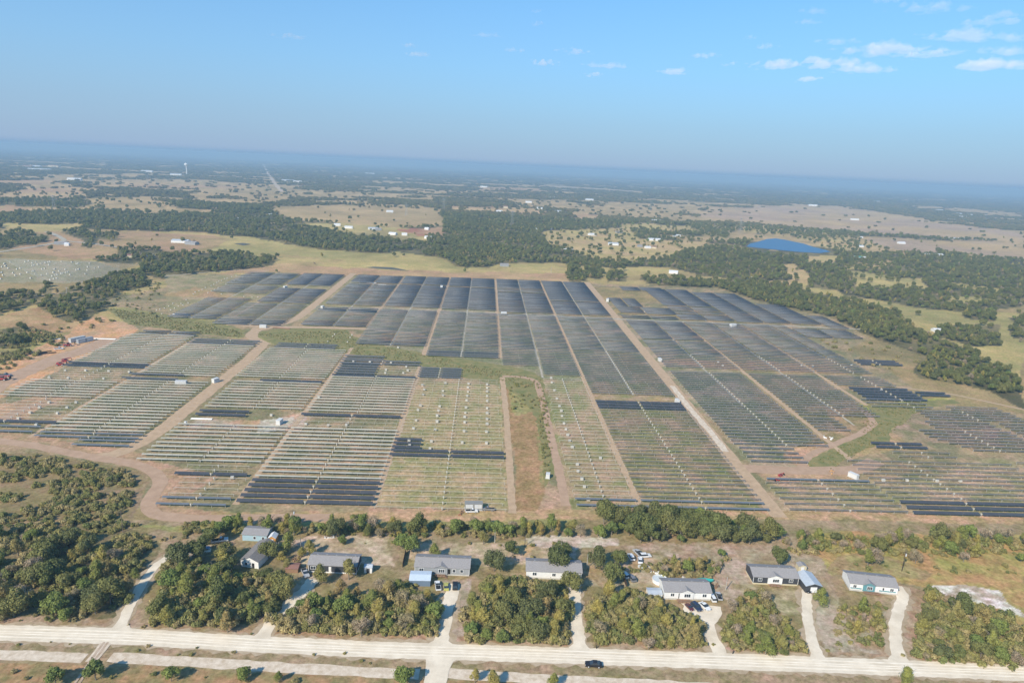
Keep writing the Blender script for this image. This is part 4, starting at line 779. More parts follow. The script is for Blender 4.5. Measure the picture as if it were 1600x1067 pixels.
GLS = mat('window_glass', (.03, .04, .05), .1, (.04, .05, .06), 1, spec=.8); DWD = mat('deck_timber', (.33, .20, .12), .85, (.25, .15, .09), 2); DKW = mat('dark_fence_timber', (.09, .06, .04), .9, (.06, .04, .03), 1.5); CON = mat('concrete', (.55, .53, .48), .9); BLK = mat('black_rubber', (.02, .02, .02), .8); TRIM = pm('white_trim', (.82, .82, .80)); VNT = pm('roof_vent_metal', (.6, .6, .58))
def place(p, q):
    a = Vector(G(*p)); b = Vector(G(*q)); d = b - a; return (a.x, a.y, 0), math.atan2(d.y, d.x), d.length
def win(par, x, z0, w=1.6, h=1.1, y=0.0, bars=2):
    f = MB(); f.box(-w / 2 - .12, -.06, -.1, w / 2 + .12, .0, 0).box(-w / 2 - .12, -.06, h, w / 2 + .12, 0, h + .12).box(-w / 2 - .12, -.06, 0, -w / 2, 0, h).box(w / 2, -.06, 0, w / 2 + .12, 0, h)
    for i in range(1, bars): f.box(-w / 2 + w * i / bars - .05, -.05, 0, -w / 2 + w * i / bars + .05, 0, h)
    o = f.build('window', TRIM, par, (x, y, z0)); MB().box(-w / 2, -.03, 0, w / 2, -.004, h).build('pane', GLS, o); return o
def doorp(par, x, z0, m, y=0.0, w=.95, h=2.05):
    o = MB().box(-w / 2, -.05, 0, w / 2, -.003, h).build('door', m, par, (x, y, z0)); MB().box(w / 2 - .2, -.1, .95, w / 2 - .1, -.051, 1.1).build('handle', BLK, o); return o
def gable_roof(L, D, ze, rise, ov=.35, th=.14, hipped=0):
    b = MB(); m_ = D / 2
    for s in (0, 1):
        y0, y1 = (-ov, m_) if s == 0 else (m_, D + ov); z0, z1 = (ze - rise * ov / m_, ze + rise) if s == 0 else (ze + rise, ze - rise * ov / m_)
        v = [(-ov, y0, z0), (L + ov, y0, z0), (L + ov, y1, z1), (-ov, y1, z1)]; v += [(a, b_, c + th) for a, b_, c in v]
        b.add(v, [(0, 3, 2, 1), (4, 5, 6, 7), (0, 1, 5, 4), (1, 2, 6, 5), (2, 3, 7, 6), (3, 0, 4, 7)])
    return b
def house(name, p, q, D, wall, roof, label, ze=3.3, rise=1.45, sk=CON, wins=(), door=None, porch=None, vents=4, deck=None, cat='house', L=None, endtrim=True):
    loc, rz, l0 = place(p, q); L = L or l0; o = empty(name, loc, rz, label, cat, 'houses along the gravel road' if cat == 'house' else None)
    if sk: MB().box(.05, .05, 0, L - .05, D - .05, .62).build('skirting', sk, o)
    w = MB(); z0 = .6 if sk else 0
    w.prism([(0, z0), (D, z0), (D, ze), (D / 2, ze + rise), (0, ze)], 0, L, 'x'); w.build('wall', wall, o)
    r = gable_roof(L, D, ze, rise).build('roof', roof, o)
    for i in range(vents): MB().box(-.22, -.22, 0, .22, .22, .45).build('roof_vent', VNT, r, (L * (i + .6) / vents, D / 2 + .7, ze + rise * .62))
    if vents: MB().box(.5, D / 2 - .14, ze + rise + .1, L - .5, D / 2 + .14, ze + rise + .22).build('ridge_cap', RFD, r)
    for x, ww, bars in wins: win(o, x * L, z0 + .85, ww, 1.15, 0.0, bars)
    if door: doorp(o, door[0] * L, z0 + .02, door[1])
    if porch:                                         # low front gable
        x0, x1, pmat = porch; x0 *= L; x1 *= L; m_ = (x0 + x1) / 2; g = MB(); g.prism([(x0, z0), (x1, z0), (x1, ze + .05), (m_, ze + .95), (x0, ze + .05)], -.35, -.002, 'y'); g.build('front_gable', pmat, o)
        rr = MB()
        for a, b_ in ((x0 - .3, m_), (x1 + .3, m_)):
            v = [(a, -.65, ze - .05), (b_, -.65, ze + .98), (b_, 3.0, ze + .98), (a, 3.0, ze - .05)]; v += [(c, d, e + .1) for c, d, e in v]
            rr.add(v, [(0, 3, 2, 1), (4, 5, 6, 7), (0, 1, 5, 4), (1, 2, 6, 5), (2, 3, 7, 6), (3, 0, 4, 7)])
        rr.build('gable_roof', roof, o); win(o, m_ + (x1 - x0) * .05, z0 + .8, (x1 - x0) * .42, 1.25, -.352, 3)
    if endtrim:
        t = MB()
        for x in (-.05, L - .1): t.box(x, -.05, z0, x + .15, 0.0, ze)
        t.build('corner_trim', TRIM, o)
    if deck:
        x0, x1, dd = deck[:3]; x0 *= L; x1 *= L; yy = -.36 if porch else -.06; k = MB().box(x0, yy - dd, .5, x1, yy, .62); k = k.build('deck', DWD, o)
        rl = MB()
        for i in range(int((x1 - x0) / 1.2) + 1):
            x = x0 + i * (x1 - x0) / int((x1 - x0) / 1.2); rl.box(x - .05, yy - dd, .62, x + .05, yy - dd + .1, 1.5)
        rl.box(x0, yy - dd, 1.5, x1, yy - dd + .1, 1.6); rl.build('railing', DWD, k)
        st = MB(); 
        for i in range(3): st.box(x1 + .05 + i * .3, yy - dd, 0, x1 + .35 + i * .3, yy - .1, .5 - i * .16)
        st.build('steps', DWD, k)
    return o
house('mobile_home', (648,896.5), (733,900), 8.4, GRYW, RFG, 'long grey walled mobile home with white windows behind blue tarp carport', wins=((.12,1.5,2),(.72,1.0,1),(.86,1.0,1)), porch=(.36,.60,GRYW), door=(.63,BLK), deck=(.38,.56,1.6))
house('mobile_home', (822,903), (908,907), 8.4, WHT, RFG, 'long white mobile home half hidden by the grove in front', wins=((.15,1.4,2),(.5,1.2,2),(.82,1.2,2)), door=(.68,BLK))
house('mobile_home', (1037.5,936), (1110,938), 8.4, WHT, RFG, 'white mobile home with brown front deck and three parked cars', wins=((.17,1.2,2),(.86,1.4,2)), porch=(.32,.62,WHT), door=(.33,BLK), deck=(.26,.52,2.2))
house('mobile_home', (1176,912), (1246,915), 8.4, CHAR, RFG, 'charcoal mobile home with white centre gable and wooden porch', sk=CRMW, wins=((.15,1.3,2),(.84,1.3,2)), porch=(.32,.64,WHT), deck=(.34,.56,1.5))
house('mobile_home', (1327,922), (1401,930), 8.4, WHT, RFG, 'white mobile home with teal centre gable and bands', wins=((.10,1.1,2),(.70,.6,1),(.88,1.2,2)), porch=(.27,.52,TEAL), door=(.56,WHT), deck=(.28,.60,1.6))
h7 = [o for o in bpy.data.objects if o.get('label', '').startswith('white mobile home with teal')][0]; L7 = place((1327,922), (1401,930))[2]
MB().box(.2, -.03, 1.0, L7 * .25, -.004, 1.5).build('teal_band', TEAL, h7); MB().box(L7 * .62, -.03, 1.0, L7 * .97, -.004, 1.5).build('teal_band', TEAL, h7)
house('mobile_home', (482,893.5), (557,897), 8.2, CHAR, RFG, 'dark walled mobile home with white trim and curved shade', sk=WHT, wins=((.10,1.8,2),(.90,1.0,1)), door=(.45,WHT), vents=5)
house('blue_house', (379,844), (417,846), 6.5, BLU, RFG, 'pale blue walled low house with grey roof, left of orange shed', ze=2.8, rise=.9, sk=None, wins=((.5,.9,1),(.85,.8,1)), vents=0, endtrim=False)
loc, rz, _ = place((377,884.5), (404,888.5)); 
house('cottage', (377,884.5), (404,888.5), 13.5, WHT, RFD, 'white gabled cottage with brown grey roof running back, at left', ze=2.9, rise=1.5, sk=None, vents=0, wins=((.3,.9,1),), door=(.7,BLK))
# turn the ridge of the cottage front to back
for o in [o for o in bpy.data.objects if o.get('category') == 'house' and 'gabled cottage' in o['label']]:
    Lc = place((377,884.5), (404,888.5))[2]
    for c in list(o.children):
        if c.name.startswith(('roof', 'wall')):
            old = c.data; b = MB()
            if c.name.startswith('wall'): b.prism([(0, 0), (Lc, 0), (Lc, 2.9), (Lc / 2, 4.4), (0, 2.9)], 0, 13.5, 'y')
            else:
                for s in (0, 1):
                    x0, x1 = (-.35, Lc / 2) if s == 0 else (Lc / 2, Lc + .35); z0, z1 = (2.75, 4.4) if s == 0 else (4.4, 2.75)
                    v = [(x0, -.35, z0), (x1, -.35, z1), (x1, 13.85, z1), (x0, 13.85, z0)]; v += [(a, bb, cc + .14) for a, bb, cc in v]; b.add(v, [(0, 3, 2, 1), (4, 5, 6, 7), (0, 1, 5, 4), (1, 2, 6, 5), (2, 3, 7, 6), (3, 0, 4, 7)])
            c.data = b.mesh(c.name.split('.')[0], old.materials[0])
def shed(name, p, w, d, h, wall, roof, label, rz=0.0, rise=.6, cat='shed', doors=True, axis='x', group=None):
    x, y = G(*p) if len(p) == 2 else p[:2]; o = empty(name, (x, y, 0), rz, label, cat, group)
    if axis == 'x': MB().prism([(-d / 2, 0), (d / 2, 0), (d / 2, h), (0, h + rise), (-d / 2, h)], -w / 2, w / 2, 'x').build('wall', wall, o)
    else: MB().prism([(-w / 2, 0), (w / 2, 0), (w / 2, h), (0, h + rise), (-w / 2, h)], -d / 2, d / 2, 'y').build('wall', wall, o)
    b = MB(); a, c = (d, w) if axis == 'x' else (w, d)
    for s in (-1, 1):
        v = [(-c / 2 - .15, s * (a / 2 + .15), h - .05), (c / 2 + .15, s * (a / 2 + .15), h - .05), (c / 2 + .15, 0, h + rise), (-c / 2 - .15, 0, h + rise)]
        if axis != 'x': v = [(q_, p_, r_) for p_, q_, r_ in v]
        v += [(p_, q_, r_ + .1) for p_, q_, r_ in v]; b.add(v, [(0, 3, 2, 1), (4, 5, 6, 7), (0, 1, 5, 4), (1, 2, 6, 5), (2, 3, 7, 6), (3, 0, 4, 7)])
    b.build('roof', roof, o)
    if doors: MB().box(-w * .2, -d / 2 - .05, 0, w * .2, -d / 2 - .003, h * .85).build('door', TRIM if wall is not WHT else CHAR, o)
    return o
shed('garage', (1262,915), 6.2, 9.0, 2.9, CHAR, RFM, 'open fronted garage with pale metal roof beside the charcoal house', axis='y', rise=1.0, cat='garage')
shed('garden_shed', (1251,890), 3.2, 2.6, 2.4, CRMW, RFG, 'small cream shed behind the pale metal garage', axis='y')
shed('garden_shed', (576,892), 2.9, 2.6, 2.3, WHT, RFM, 'small white shed right of the charcoal mobile home')
shed('orange_shed', (427,845), 3.0, 3.6, 2.2, pm('orange_boards', (.62, .30, .08)), RFW, 'orange shed with rounded white top beside blue house', axis='y', rise=1.0)
shed('carport', (657,908), 7.6, 6.0, 2.4, pm('blue_tarp_side', (.16, .22, .3)), pm('blue_tarpaulin', (.58, .66, .73)), 'blue tarp covered carport in front of the grey mobile home', rise=.5, doors=False, cat='carport')
shed('tin_shelter', (1022,929), 5.0, 4.0, 1.6, WHT, RFM, 'pale tin shelter among shrubs left of the deck house', rise=.3, doors=False, cat='shelter')
shed('tin_shelter', (458,890), 4.6, 4.0, 1.7, DWD, RFR, 'rusty red roofed lean-to left of the charcoal home', rise=.4, doors=False, cat='shelter')
def fence(name, p, q, label, h=2.0):
    a = Vector(G(*p)); b_ = Vector(G(*q)); d = b_ - a; o = empty(name, (a.x, a.y, 0), math.atan2(d.y, d.x), label, 'fence'); L = d.length; n = max(3, int(L / 2.4))
    for i in range(n): MB().box(i * L / n + .03, -.04, .05, (i + 1) * L / n - .03, .04, h - .08).build('board_panel', DKW, o)
    for i in range(n + 1): MB().box(-.07, -.08, 0, .07, .08, h).build('post', DKW, o, (i * L / n, 0, 0))
fence('wooden_fence', (966,884), (979,918), 'dark brown plank fence running back left of the junk cars'); fence('wooden_fence', (634,863), (629,886), 'dark brown plank fence at the sandy lot corner')
# ------------------------------------------------------------------ vehicles
def cmat(n, c): return cached(('paint', n), lambda: mat(n + '_paint', c, .3, tuple(x * .92 for x in c), .5, spec=.5))
PAINT = {'white': (.78, .78, .76), 'black': (.02, .02, .023), 'navy': (.03, .045, .09), 'maroon': (.12, .03, .035), 'silver': (.45, .46, .47), 'yellow': (.48, .46, .12), 'blue': (.12, .28, .48), 'red': (.42, .04, .04), 'grey': (.2, .2, .21), 'teal': (.04, .42, .36)}
def wheels(o, L, W_, r=.34, n=2, xs=None):
    for x in (xs or ([L * .3, -L * .31])):
        for s in (-1, 1): 
            w = MB().tube((0, -.11, 0), (0, .11, 0), r, 12).build('wheel', BLK, o, (x, s * (W_ / 2 - .1), r)); MB().tube((0, s * .112, 0), (0, s * .13, 0), r * .55, 10).build('rim', VNT, w)
def vehicle(kind, p, head, color, label, s=1.0, group=None):
    """head: compass heading in degrees anticlockwise from the right of the picture; the nose points along +x"""
    x, y = G(*p) if len(p) == 2 else p[:2]; m = cmat(color, PAINT[color]); cat = {'car': 'car', 'suv': 'car', 'pickup': 'pickup truck', 'van': 'van'}[kind]
    o = empty({'car': 'parked_car', 'suv': 'parked_suv', 'pickup': 'pickup_truck', 'van': 'delivery_van'}[kind], (x, y, 0), R(head), label, cat, group); o.scale = (s, s, s)
    L, W_ = {'car': (4.6, 1.8), 'suv': (4.8, 1.9), 'pickup': (5.6, 1.95), 'van': (5.6, 2.0)}[kind]; h = L / 2
    P = {'car': [(-h, .35), (-h, .85), (-h * .72, .98), (h * .42, .95), (h * .95, .78), (h, .55), (h, .35)], 'suv': [(-h, .4), (-h, 1.0), (-h * .9, 1.08), (h * .45, 1.08), (h * .95, .95), (h, .6), (h, .4)],
         'pickup': [(-h, .5), (-h, 1.05), (-h * .1, 1.05), (h * .5, 1.08), (h * .95, .98), (h, .65), (h, .45)], 'van': [(-h, .4), (-h, 1.2), (h * .6, 1.2), (h * .95, 1.0), (h, .7), (h, .4)]}[kind]
    MB().prism(P, -W_ / 2, W_ / 2).build('body', m, o)
    cx0, cx1, ht, tx0, tx1 = {'car': (-h * .75, h * .42, 1.45, .75, .8), 'suv': (-h * .93, h * .45, 1.75, .25, .7), 'pickup': (-h * .12, h * .5, 1.8, .25, .6), 'van': (-h * .98, h * .62, 2.2, .05, .5)}[kind]; zb = P[2][1] if kind != 'van' else 1.19
    zb -= .03
    cab = MB().add([(cx0, -W_ * .46, zb), (cx1, -W_ * .46, zb), (cx1, W_ * .46, zb), (cx0, W_ * .46, zb), (cx0 + tx0, -W_ * .38, ht), (cx1 - tx1, -W_ * .38, ht), (cx1 - tx1, W_ * .38, ht), (cx0 + tx0, W_ * .38, ht)], [(0, 3, 2, 1), (4, 5, 6, 7), (0, 1, 5, 4), (1, 2, 6, 5), (2, 3, 7, 6), (3, 0, 4, 7)])
    cab.build('windows', GLS, o); MB().box(cx0 + tx0 + .02, -W_ * .385, ht - .02, cx1 - tx1 - .02, W_ * .385, ht + .06, .06, .06).build('cabin_roof', m, o)
    if kind == 'pickup': MB().box(-h + .12, -W_ / 2 + .12, 1.052, -h * .16, W_ / 2 - .12, 1.07).build('bed_liner', BLK, o)
    for s_ in (-1, 1): MB().box(h - .06, -.16, .62, h + .02, .16, .76).build('headlight', GLS if color == 'white' else TRIM, o, (0, s_ * W_ * .36, 0))
    wheels(o, L, W_); return o
vehicle('car', (927,1040), 176, 'black', 'black car driving along the verge of the gravel road', 1.15)
vehicle('pickup', (684,917), 100, 'white', 'white pickup nearest the blue tarp carport'); vehicle('car', (697,918), 95, 'yellow', 'bright yellow car between white pickup and black vehicle'); vehicle('suv', (711,917), 92, 'black', 'black boxy car at the right end before the grey home')
G3 = 'cars before the deck house'
vehicle('car', (1077,950), -72, 'maroon', 'dark maroon car closest to the deck, left of three', .85, G3); vehicle('suv', (1088,950), -70, 'navy', 'dark navy car in the middle of three by the deck house', 1, G3); vehicle('car', (1101,949), -66, 'white', 'white car parked right of the navy car', 1.05, G3)
vehicle('van', (1113,936), 92, 'white', 'white van beside the right wall of the deck house', .8); vehicle('pickup', (1123,933), 85, 'silver', 'silver pickup right of the white van beside the deck house', .85)
vehicle('car', (1260,922), -86, 'black', 'black car in front of the open garage'); vehicle('pickup', (477,897), -62, 'silver', 'silver blue pickup beside the charcoal mobile home'); vehicle('pickup', (344,846), 20, 'white', 'white pickup with trailer load near the blue house', 1.1)
vehicle('car', (318,858), 10, 'blue', 'blue car under the trees left of the cottage')
G4 = 'old cars on the cluttered lot'
for p, hd, c, l, k in (((986,872),95,'white','white old car leftmost in the junk row','suv'),((997,866),110,'silver','silver old car at the back of the junk row','pickup'),((1008,870),10,'white','white boxy car at the right of the junk row','suv'),((1000,877),80,'white','white old car in front of the junk row','car'),((976,900),110,'white','white car beside the dark leaning fence','suv'),((987,905),105,'grey','grey car right of the car by the leaning fence','suv')):
    vehicle(k, p, hd, c, l, 1.0, G4)
vehicle('pickup', (737,800), 5, 'white', 'white work pickup beside the shaded trailer in the solar field'); vehicle('pickup', (763,797), 178, 'grey', 'dark grey work pickup at the solar field edge'); vehicle('pickup', (92,546), 25, 'white', 'white truck beside the red loader on the dirt yard', 1.1); vehicle('pickup', (8,588), 5, 'grey', 'dark truck at the left border on the dirt yard', 1.3)
def loader(p, head, label, s=1.0, boom=True):
    x, y = G(*p); o = empty('red_loader', (x, y, 0), R(head), label, 'loader', 'red machines'); o.scale = (s, s, s); m = cmat('red', PAINT['red'])
    MB().box(-2.6, -1.0, .7, 1.6, 1.0, 1.5, .1, .05).build('chassis', m, o); MB().box(-.9, -.95, 1.5, .7, -.05, 2.5, .15, .1).build('cab', GLS, o)
    MB().box(-.6, -.9, 2.5, .5, -.1, 2.6).build('cab_roof', m, o)
    if boom: MB().add([(-2.4, .2, 1.7), (3.4, .2, 2.4), (3.4, .6, 2.4), (-2.4, .6, 1.7), (-2.4, .2, 2.2), (3.4, .2, 2.8), (3.4, .6, 2.8), (-2.4, .6, 2.2)], [(0, 3, 2, 1), (4, 5, 6, 7), (0, 1, 5, 4), (1, 2, 6, 5), (2, 3, 7, 6), (3, 0, 4, 7)]).build('boom', m, o); 
    MB().box(3.42, -.6, .9, 3.6, 1.3, 2.2).box(3.6, -.4, .9, 4.8, -.2, 1.0).box(3.6, .9, .9, 4.8, 1.1, 1.0).build('fork_carriage', BLK, o)
    wheels(o, 4.6, 2.3, .62, xs=[1.1, -1.9])
loader((1220,744), 20, 'red loader upper one on the gravel corner right', .6); loader((1215,751), 200, 'red loader lower one on the gravel corner right', .6); loader((95,571), 15, 'red loader with raised boom left of the cream rows', 1.05); loader((107,541), 40, 'red loader behind the white truck on the dirt yard', 1.25, False); loader((5,594), 5, 'red machine at the left edge of the dirt yard', 1.2); loader((103,565), 35, 'small red lift behind the boom loader at left', 1.0)
# containers, inverter stations, pools and clutter
def container(p, L, W_, h, head, m, label, name='inverter_station', group='white inverter stations'):
    x, y = G(*p); o = empty(name, (x, y, 0), R(head), label, 'container' if name != 'inverter_station' else 'inverter station', group)
    MB().box(-L / 2, -W_ / 2, .2, L / 2, W_ / 2, h).build('body', m, o); MB().box(-L / 2 - .05, -W_ / 2 - .05, h + .002, L / 2 + .05, W_ / 2 + .05, h + .1).build('roof', m, o)
    MB().box(-L / 2 - .2, -W_ / 2 - .2, -.1, L / 2 + .2, W_ / 2 + .2, .2).build('plinth', CON, o)
    for s_ in (-.25, .25): MB().box(-L * .2, -W_ / 2 - .04, .35, L * .2, -W_ / 2 - .003, h - .2).build('door', VNT, o, (s_ * L, 0, 0))
STW = pm('dusty_white_steel', (.66, .65, .61))
IS = [((1058,629),6,3,3.2,95,'at the track beside the double dark rows'),((1031,564),6,3,3,95,'beside the track at the red dirt gap'),((437,662),6,3.4,3.6,80,'on the sandy pad left of centre'),((337,597),6,3.6,3.6,60,'beside the wide pink road'),((411,512),8,3.2,3.4,5,'wide one at the ditch crossing'),((446,451),6,3.5,4,60,'in the far left gap, by itself'),((504,482),5,3.2,3.6,70,'on the left road below the far blocks'),((690,450),6,4,4,90,'in the far rows left of centre'),((787,492),8,4,4,5,'on the white cross lane at centre'),((949,471),7,4,4.4,80,'beside the straight track near the far end'),((1145,511),9,4.4,4.4,20,'on the white cross lane at right'),((856,746),4,2.6,3,80,'at the narrow dirt road near the brown strip'),((1333,746),7,3.0,3.2,118,'longest one, at the gravel corner lower right'),((290,664),1.6,1.6,2.8,0,'narrow upright one beside the pink fork')]
for p, L, W_, h, hd, w_ in IS: container(p, L * .72, W_ * .72, h * .75, hd, STW, 'white inverter station ' + w_)
container((121,533), 12, 3, 3.2, 62, pm('pale_grey_container', (.5, .5, .48)), 'left of two pale shipping containers on the dirt yard', 'shipping_container', 'containers on the dirt yard'); container((133,534), 12, 3, 3.0, 62, pm('slate_container', (.3, .32, .34)), 'right of two shipping containers on the dirt yard', 'shipping_container', 'containers on the dirt yard')
container((740,795), 8, 3.2, 3.2, 2, pm('dull_shade_trailer', (.28, .27, .24)), 'long shaded trailer behind the white work pickup', 'work_trailer', None)
container((283,600), 7, 2.5, 2.4, 5, VNT, 'low pale bundle container behind the cream rows', 'shipping_container', None)
def pool():
    x, y = G(1031, 908); o = empty('round_pool', (x, y, 0), 0, 'round white rimmed pool behind the left end of deck house', 'pool'); n = 28; V = []; Fc = []
    for r, z in ((2.9, 0), (2.9, 1.25), (2.72, 1.25), (2.72, .9)):
        V += [(r * math.cos(6.2832 * i / n), r * math.sin(6.2832 * i / n), z) for i in range(n)]
    for k in range(3): Fc += [(k * n + i, k * n + (i + 1) % n, (k + 1) * n + (i + 1) % n, (k + 1) * n + i) for i in range(n)]
    me = bpy.data.meshes.new('rim'); me.from_pydata(V, [], Fc); me.materials.append(WHT); link('rim', me, o)
    me = bpy.data.meshes.new('water'); me.from_pydata([(2.72 * math.cos(6.2832 * i / n), 2.72 * math.sin(6.2832 * i / n), 1.0) for i in range(n)], [], [tuple(range(n))]); me.materials.append(pm('pool_cover', (.62, .66, .64))); link('cover', me, o)
pool()
def boat():
    x, y = G(1101, 909); o = empty('covered_boat', (x, y, 0), 0, 'turquoise covered boat behind the roof of deck house', 'boat'); m = cmat('teal', PAINT['teal'])
    V = []; Fc = []; n = 9
    for i in range(n):
        t = i / (n - 1); w = 1.15 * math.sin(math.pi * min(1, .25 + t * .75)) ** .6 if t < 1 else .05; z = 1.0 + .35 * math.sin(math.pi * t)
        V += [(-3.4 + 6.8 * t, -w, .55), (-3.4 + 6.8 * t, -w, z * .9), (-3.4 + 6.8 * t, 0, z + .35), (-3.4 + 6.8 * t, w, z * .9), (-3.4 + 6.8 * t, w, .55)]
    for i in range(n - 1):
        for k in range(5): a = i * 5 + k; b_ = i * 5 + (k + 1) % 5; Fc.append((a, b_, b_ + 5, a + 5))
    Fc += [(4, 3, 2, 1, 0), tuple((n - 1) * 5 + k for k in range(5))]
    me = bpy.data.meshes.new('cover'); me.from_pydata(V, [], Fc); me.materials.append(m); link('cover', me, o); MB().box(-3, -.6, .3, 2.5, .6, .5).build('trailer', BLK, o); wheels(o, 3, 2, .3, xs=[-.6])
boat()
def clutter(name, p, s, m, label, cat):
    x, y = G(*p); o = empty(name, (x, y, 0), rnd.uniform(0, 3), label, cat); g = random.Random(label)
    b = MB()
    for i in range(9): a, c = g.uniform(-s, s), g.uniform(-s, s) * .6; b.box(a, c, 0, a + g.uniform(.3, 1.1), c + g.uniform(.2, .9), g.uniform(.2, .8), .05, .05)
    b.build('heap', m, o)
    for i in range(5):
        a, c = g.uniform(-s, s), g.uniform(-s, s) * .6; MB().box(a, c, .85 + i * .06, a + g.uniform(1, 2), c + .18, .9 + i * .06).build('plank', DWD, o)
clutter('scrap_heap', (1005,886), 2.6, VNT, 'pale scrap heap in front of the junk cars', 'scrap'); clutter('scrap_heap', (1022,893), 2.2, WHT, 'white flat scrap right of the junk cars', 'scrap'); clutter('scrap_heap', (1075,906), 2.2, VNT, 'grey equipment heap behind the deck house roof', 'scrap'); clutter('scrap_heap', (463,874), 2.4, DWD, 'brown timber heap above the red lean-to', 'scrap'); clutter('scrap_heap', (512,840), 2.0, WHT, 'white sheets lying by the hedge left of sandy lot', 'scrap')
clutter('scrap_heap', (1120,916), 1.8, DWD, 'brown trailer load right of the covered boat', 'scrap'); clutter('scrap_heap', (1294,684), 3.4, WHT, 'white bagged heap beside the right dirt track', 'scrap'); clutter('scrap_heap', (1301,738), 3.0, pm('orange_spoil', (.6, .33, .12)), 'orange spoil heap near the gravel corner', 'scrap'); clutter('scrap_heap', (720,803), 1.6, pm('rust_scrap', (.3, .14, .08)), 'rusty heap left of the shaded trailer', 'scrap')
for i, (p, L, hd, w_) in enumerate((((55,553),14,40,'dark tube bundle lowest by the dirt yard'),((63,551),14,40,'dark tube bundle middle by the dirt yard'),((70,553),14,40,'dark tube bundle right by the dirt yard'),((163,530),18,0,'pale tube bundle below the orange dirt'),((283,492),16,0,'white tube bundle beside the green ditch left'),((92,530),9,25,'pale tube bundle above the white truck'),((440,513),16,-10,'red tube bundle right of the ditch crossing station'),((1000,487),24,-2,'white tube bundle on the white cross lane'),((575,442),22,0,'white tube bundle in the far left gap'),((597,445),10,0,'short white tube bundle in the far left gap'),((315,655),12,0,'cream tube bundle behind the pink fork'))):
    x, y = G(*p); o = empty('tube_bundle', (x, y, 0), R(hd), w_, 'tube bundle'); m = BLK if 'dark' in w_ else RFR if 'red' in w_ else WHT
    for k in range(4): MB().tube((-L / 2, k * .5 - .75, .3), (L / 2, k * .5 - .75, .3), .22, 6).build('tube', m, o)
    for k in (-.3, .3): MB().box(k * L - .1, -1.1, 0, k * L + .1, 1.1, .08).build('bearer', DWD, o)
# ------------------------------------------------------------------ poles, masts, tower
PW = mat('weathered_pole', (.20, .16, .12), .9, (.14, .11, .08), 2); PWL = mat('pale_pole', (.45, .42, .36), .8)
def pole(p, h, label, m=PW, arm=True, box=False):
    x, y = G(*p); o = empty('utility_pole', (x, y, 0), rnd.uniform(-.2, .2), label, 'utility pole', 'utility poles'); MB().tube((0, 0, 0), (0, 0, h), .17, 8, .11).build('shaft', m, o)
    if arm: MB().box(-1.2, -.06, h - .8, 1.2, .06, h - .65).build('crossarm', m, o)
    if box: MB().tube((.35, 0, h - 2.2), (.35, 0, h - 1.2), .28, 8).build('transformer', VNT, o)
for a in (((192,831),9.5,'utility pole above the big dark grove at left'),((459,833),11,'utility pole with transformer above the tall tree by the cottage',PW,True,True),((1409,892),9,'dark utility pole standing in the rusty field',DKW,True,True),((470,856),4.5,'short pale pole left of the charcoal mobile home',PWL,False),((436,861),4,'short pale pole at the cottage corner',PWL,False),((820,853),5,'pole on the sandy lot left of the white home',PW,False),((1134,921),5.5,'lone pole right of the covered boat',PWL,False),((917,887),6,'pale pole at the right end of the long white home',PWL,False),((773,848),5,'thin pole in the shrubs above the grey home',PWL,False),((876,872),7,'thin pole behind the long white home',PWL,False),((932,1013),1.4,'mailbox post at the driveway of the white home',BLK,False),((1145,1021),1.4,'mailbox post near the deck house driveway',BLK,False)): pole(*a)
for i, (x, y, h) in enumerate([(*G(105, 462), 9), (*G(184, 425), 9), (*G(187, 426), 9), (*G(861, 427), 9), (*G(250, 330), 14), (*G(820, 292), 16)]):
    o = empty('utility_pole', (x, y, 0), 0, ('pole in the tan field beside dark woods far left', 'left pole of a pair at the far left track', 'right pole of a pair at the far left track', 'pole in the tan field beyond the solar farm', 'distant pole above the left woodland belt', 'distant pole on the hazy plain at centre')[i], 'utility pole', 'utility poles')
    MB().tube((0, 0, 0), (0, 0, h), .3, 6, .2).build('shaft', PWL, o); MB().box(-1.4, -.15, h - 1, 1.4, .15, h - .7).build('crossarm', PWL, o)
LAT = pm('lattice_steel', (.34, .35, .35))
def lattice(p, h, label):
    x, y = G(*p); o = empty('transmission_tower', (x, y, 0), .3, label, 'pylon', 'transmission towers'); w = h * .09
    for sx in (-1, 1):
        for sy in (-1, 1): MB().tube((sx * w, sy * w, 0), (sx * w * .18, sy * w * .18, h), .17, 4, .1).build('leg', LAT, o)
    b = MB()
    for k in range(7):
        t0 = k / 7; t1 = (k + 1) / 7; a = w * (1 - .82 * t0); c = w * (1 - .82 * t1)
        for s in (-1, 1): b.tube((-a, s * a, h * t0), (c, s * c, h * t1), .06, 3); b.tube((a, s * a, h * t0), (-c, s * c, h * t1), .06, 3); b.tube((s * a, -a, h * t0), (s * c, c, h * t1), .06, 3)
    b.build('bracing', LAT, o)
    for z, l in ((.72, .22), (.84, .18), (.95, .14)): MB().box(-h * l, -.3, h * z, h * l, .3, h * z + .6).build('crossarm', LAT, o)
for p, h, l in (((1156,366),42,'transmission tower above the woods left of the lake'),((85,331),38,'transmission tower over the woodland belt at far left'),((693,329),40,'transmission tower at the centre beyond tan fields'),((635,337),36,'transmission tower beyond the big tan field'),((800,352),36,'transmission tower at the right end of dark woods'),((141,290),40,'distant transmission tower left, before the blue woods'),((160,288),38,'second distant transmission tower from the left'),((178,288),38,'third distant transmission tower from the left'),((231,290),42,'distant transmission tower below the water tower'),((1016,330),40,'distant transmission tower right of centre')): lattice(p, h, l)
x, y = G(292, 274); o = empty('water_tower', (x, y, 0), 0, 'white water tower standing above the hazy horizon at left', 'water tower')
MB().tube((0, 0, 0), (0, 0, 58), 3.2, 12, 2.6).build('stem', WHT, o); b = MB(); pr = [(2.6, 56), (9, 60), (11, 66), (9, 72), (3, 75)]
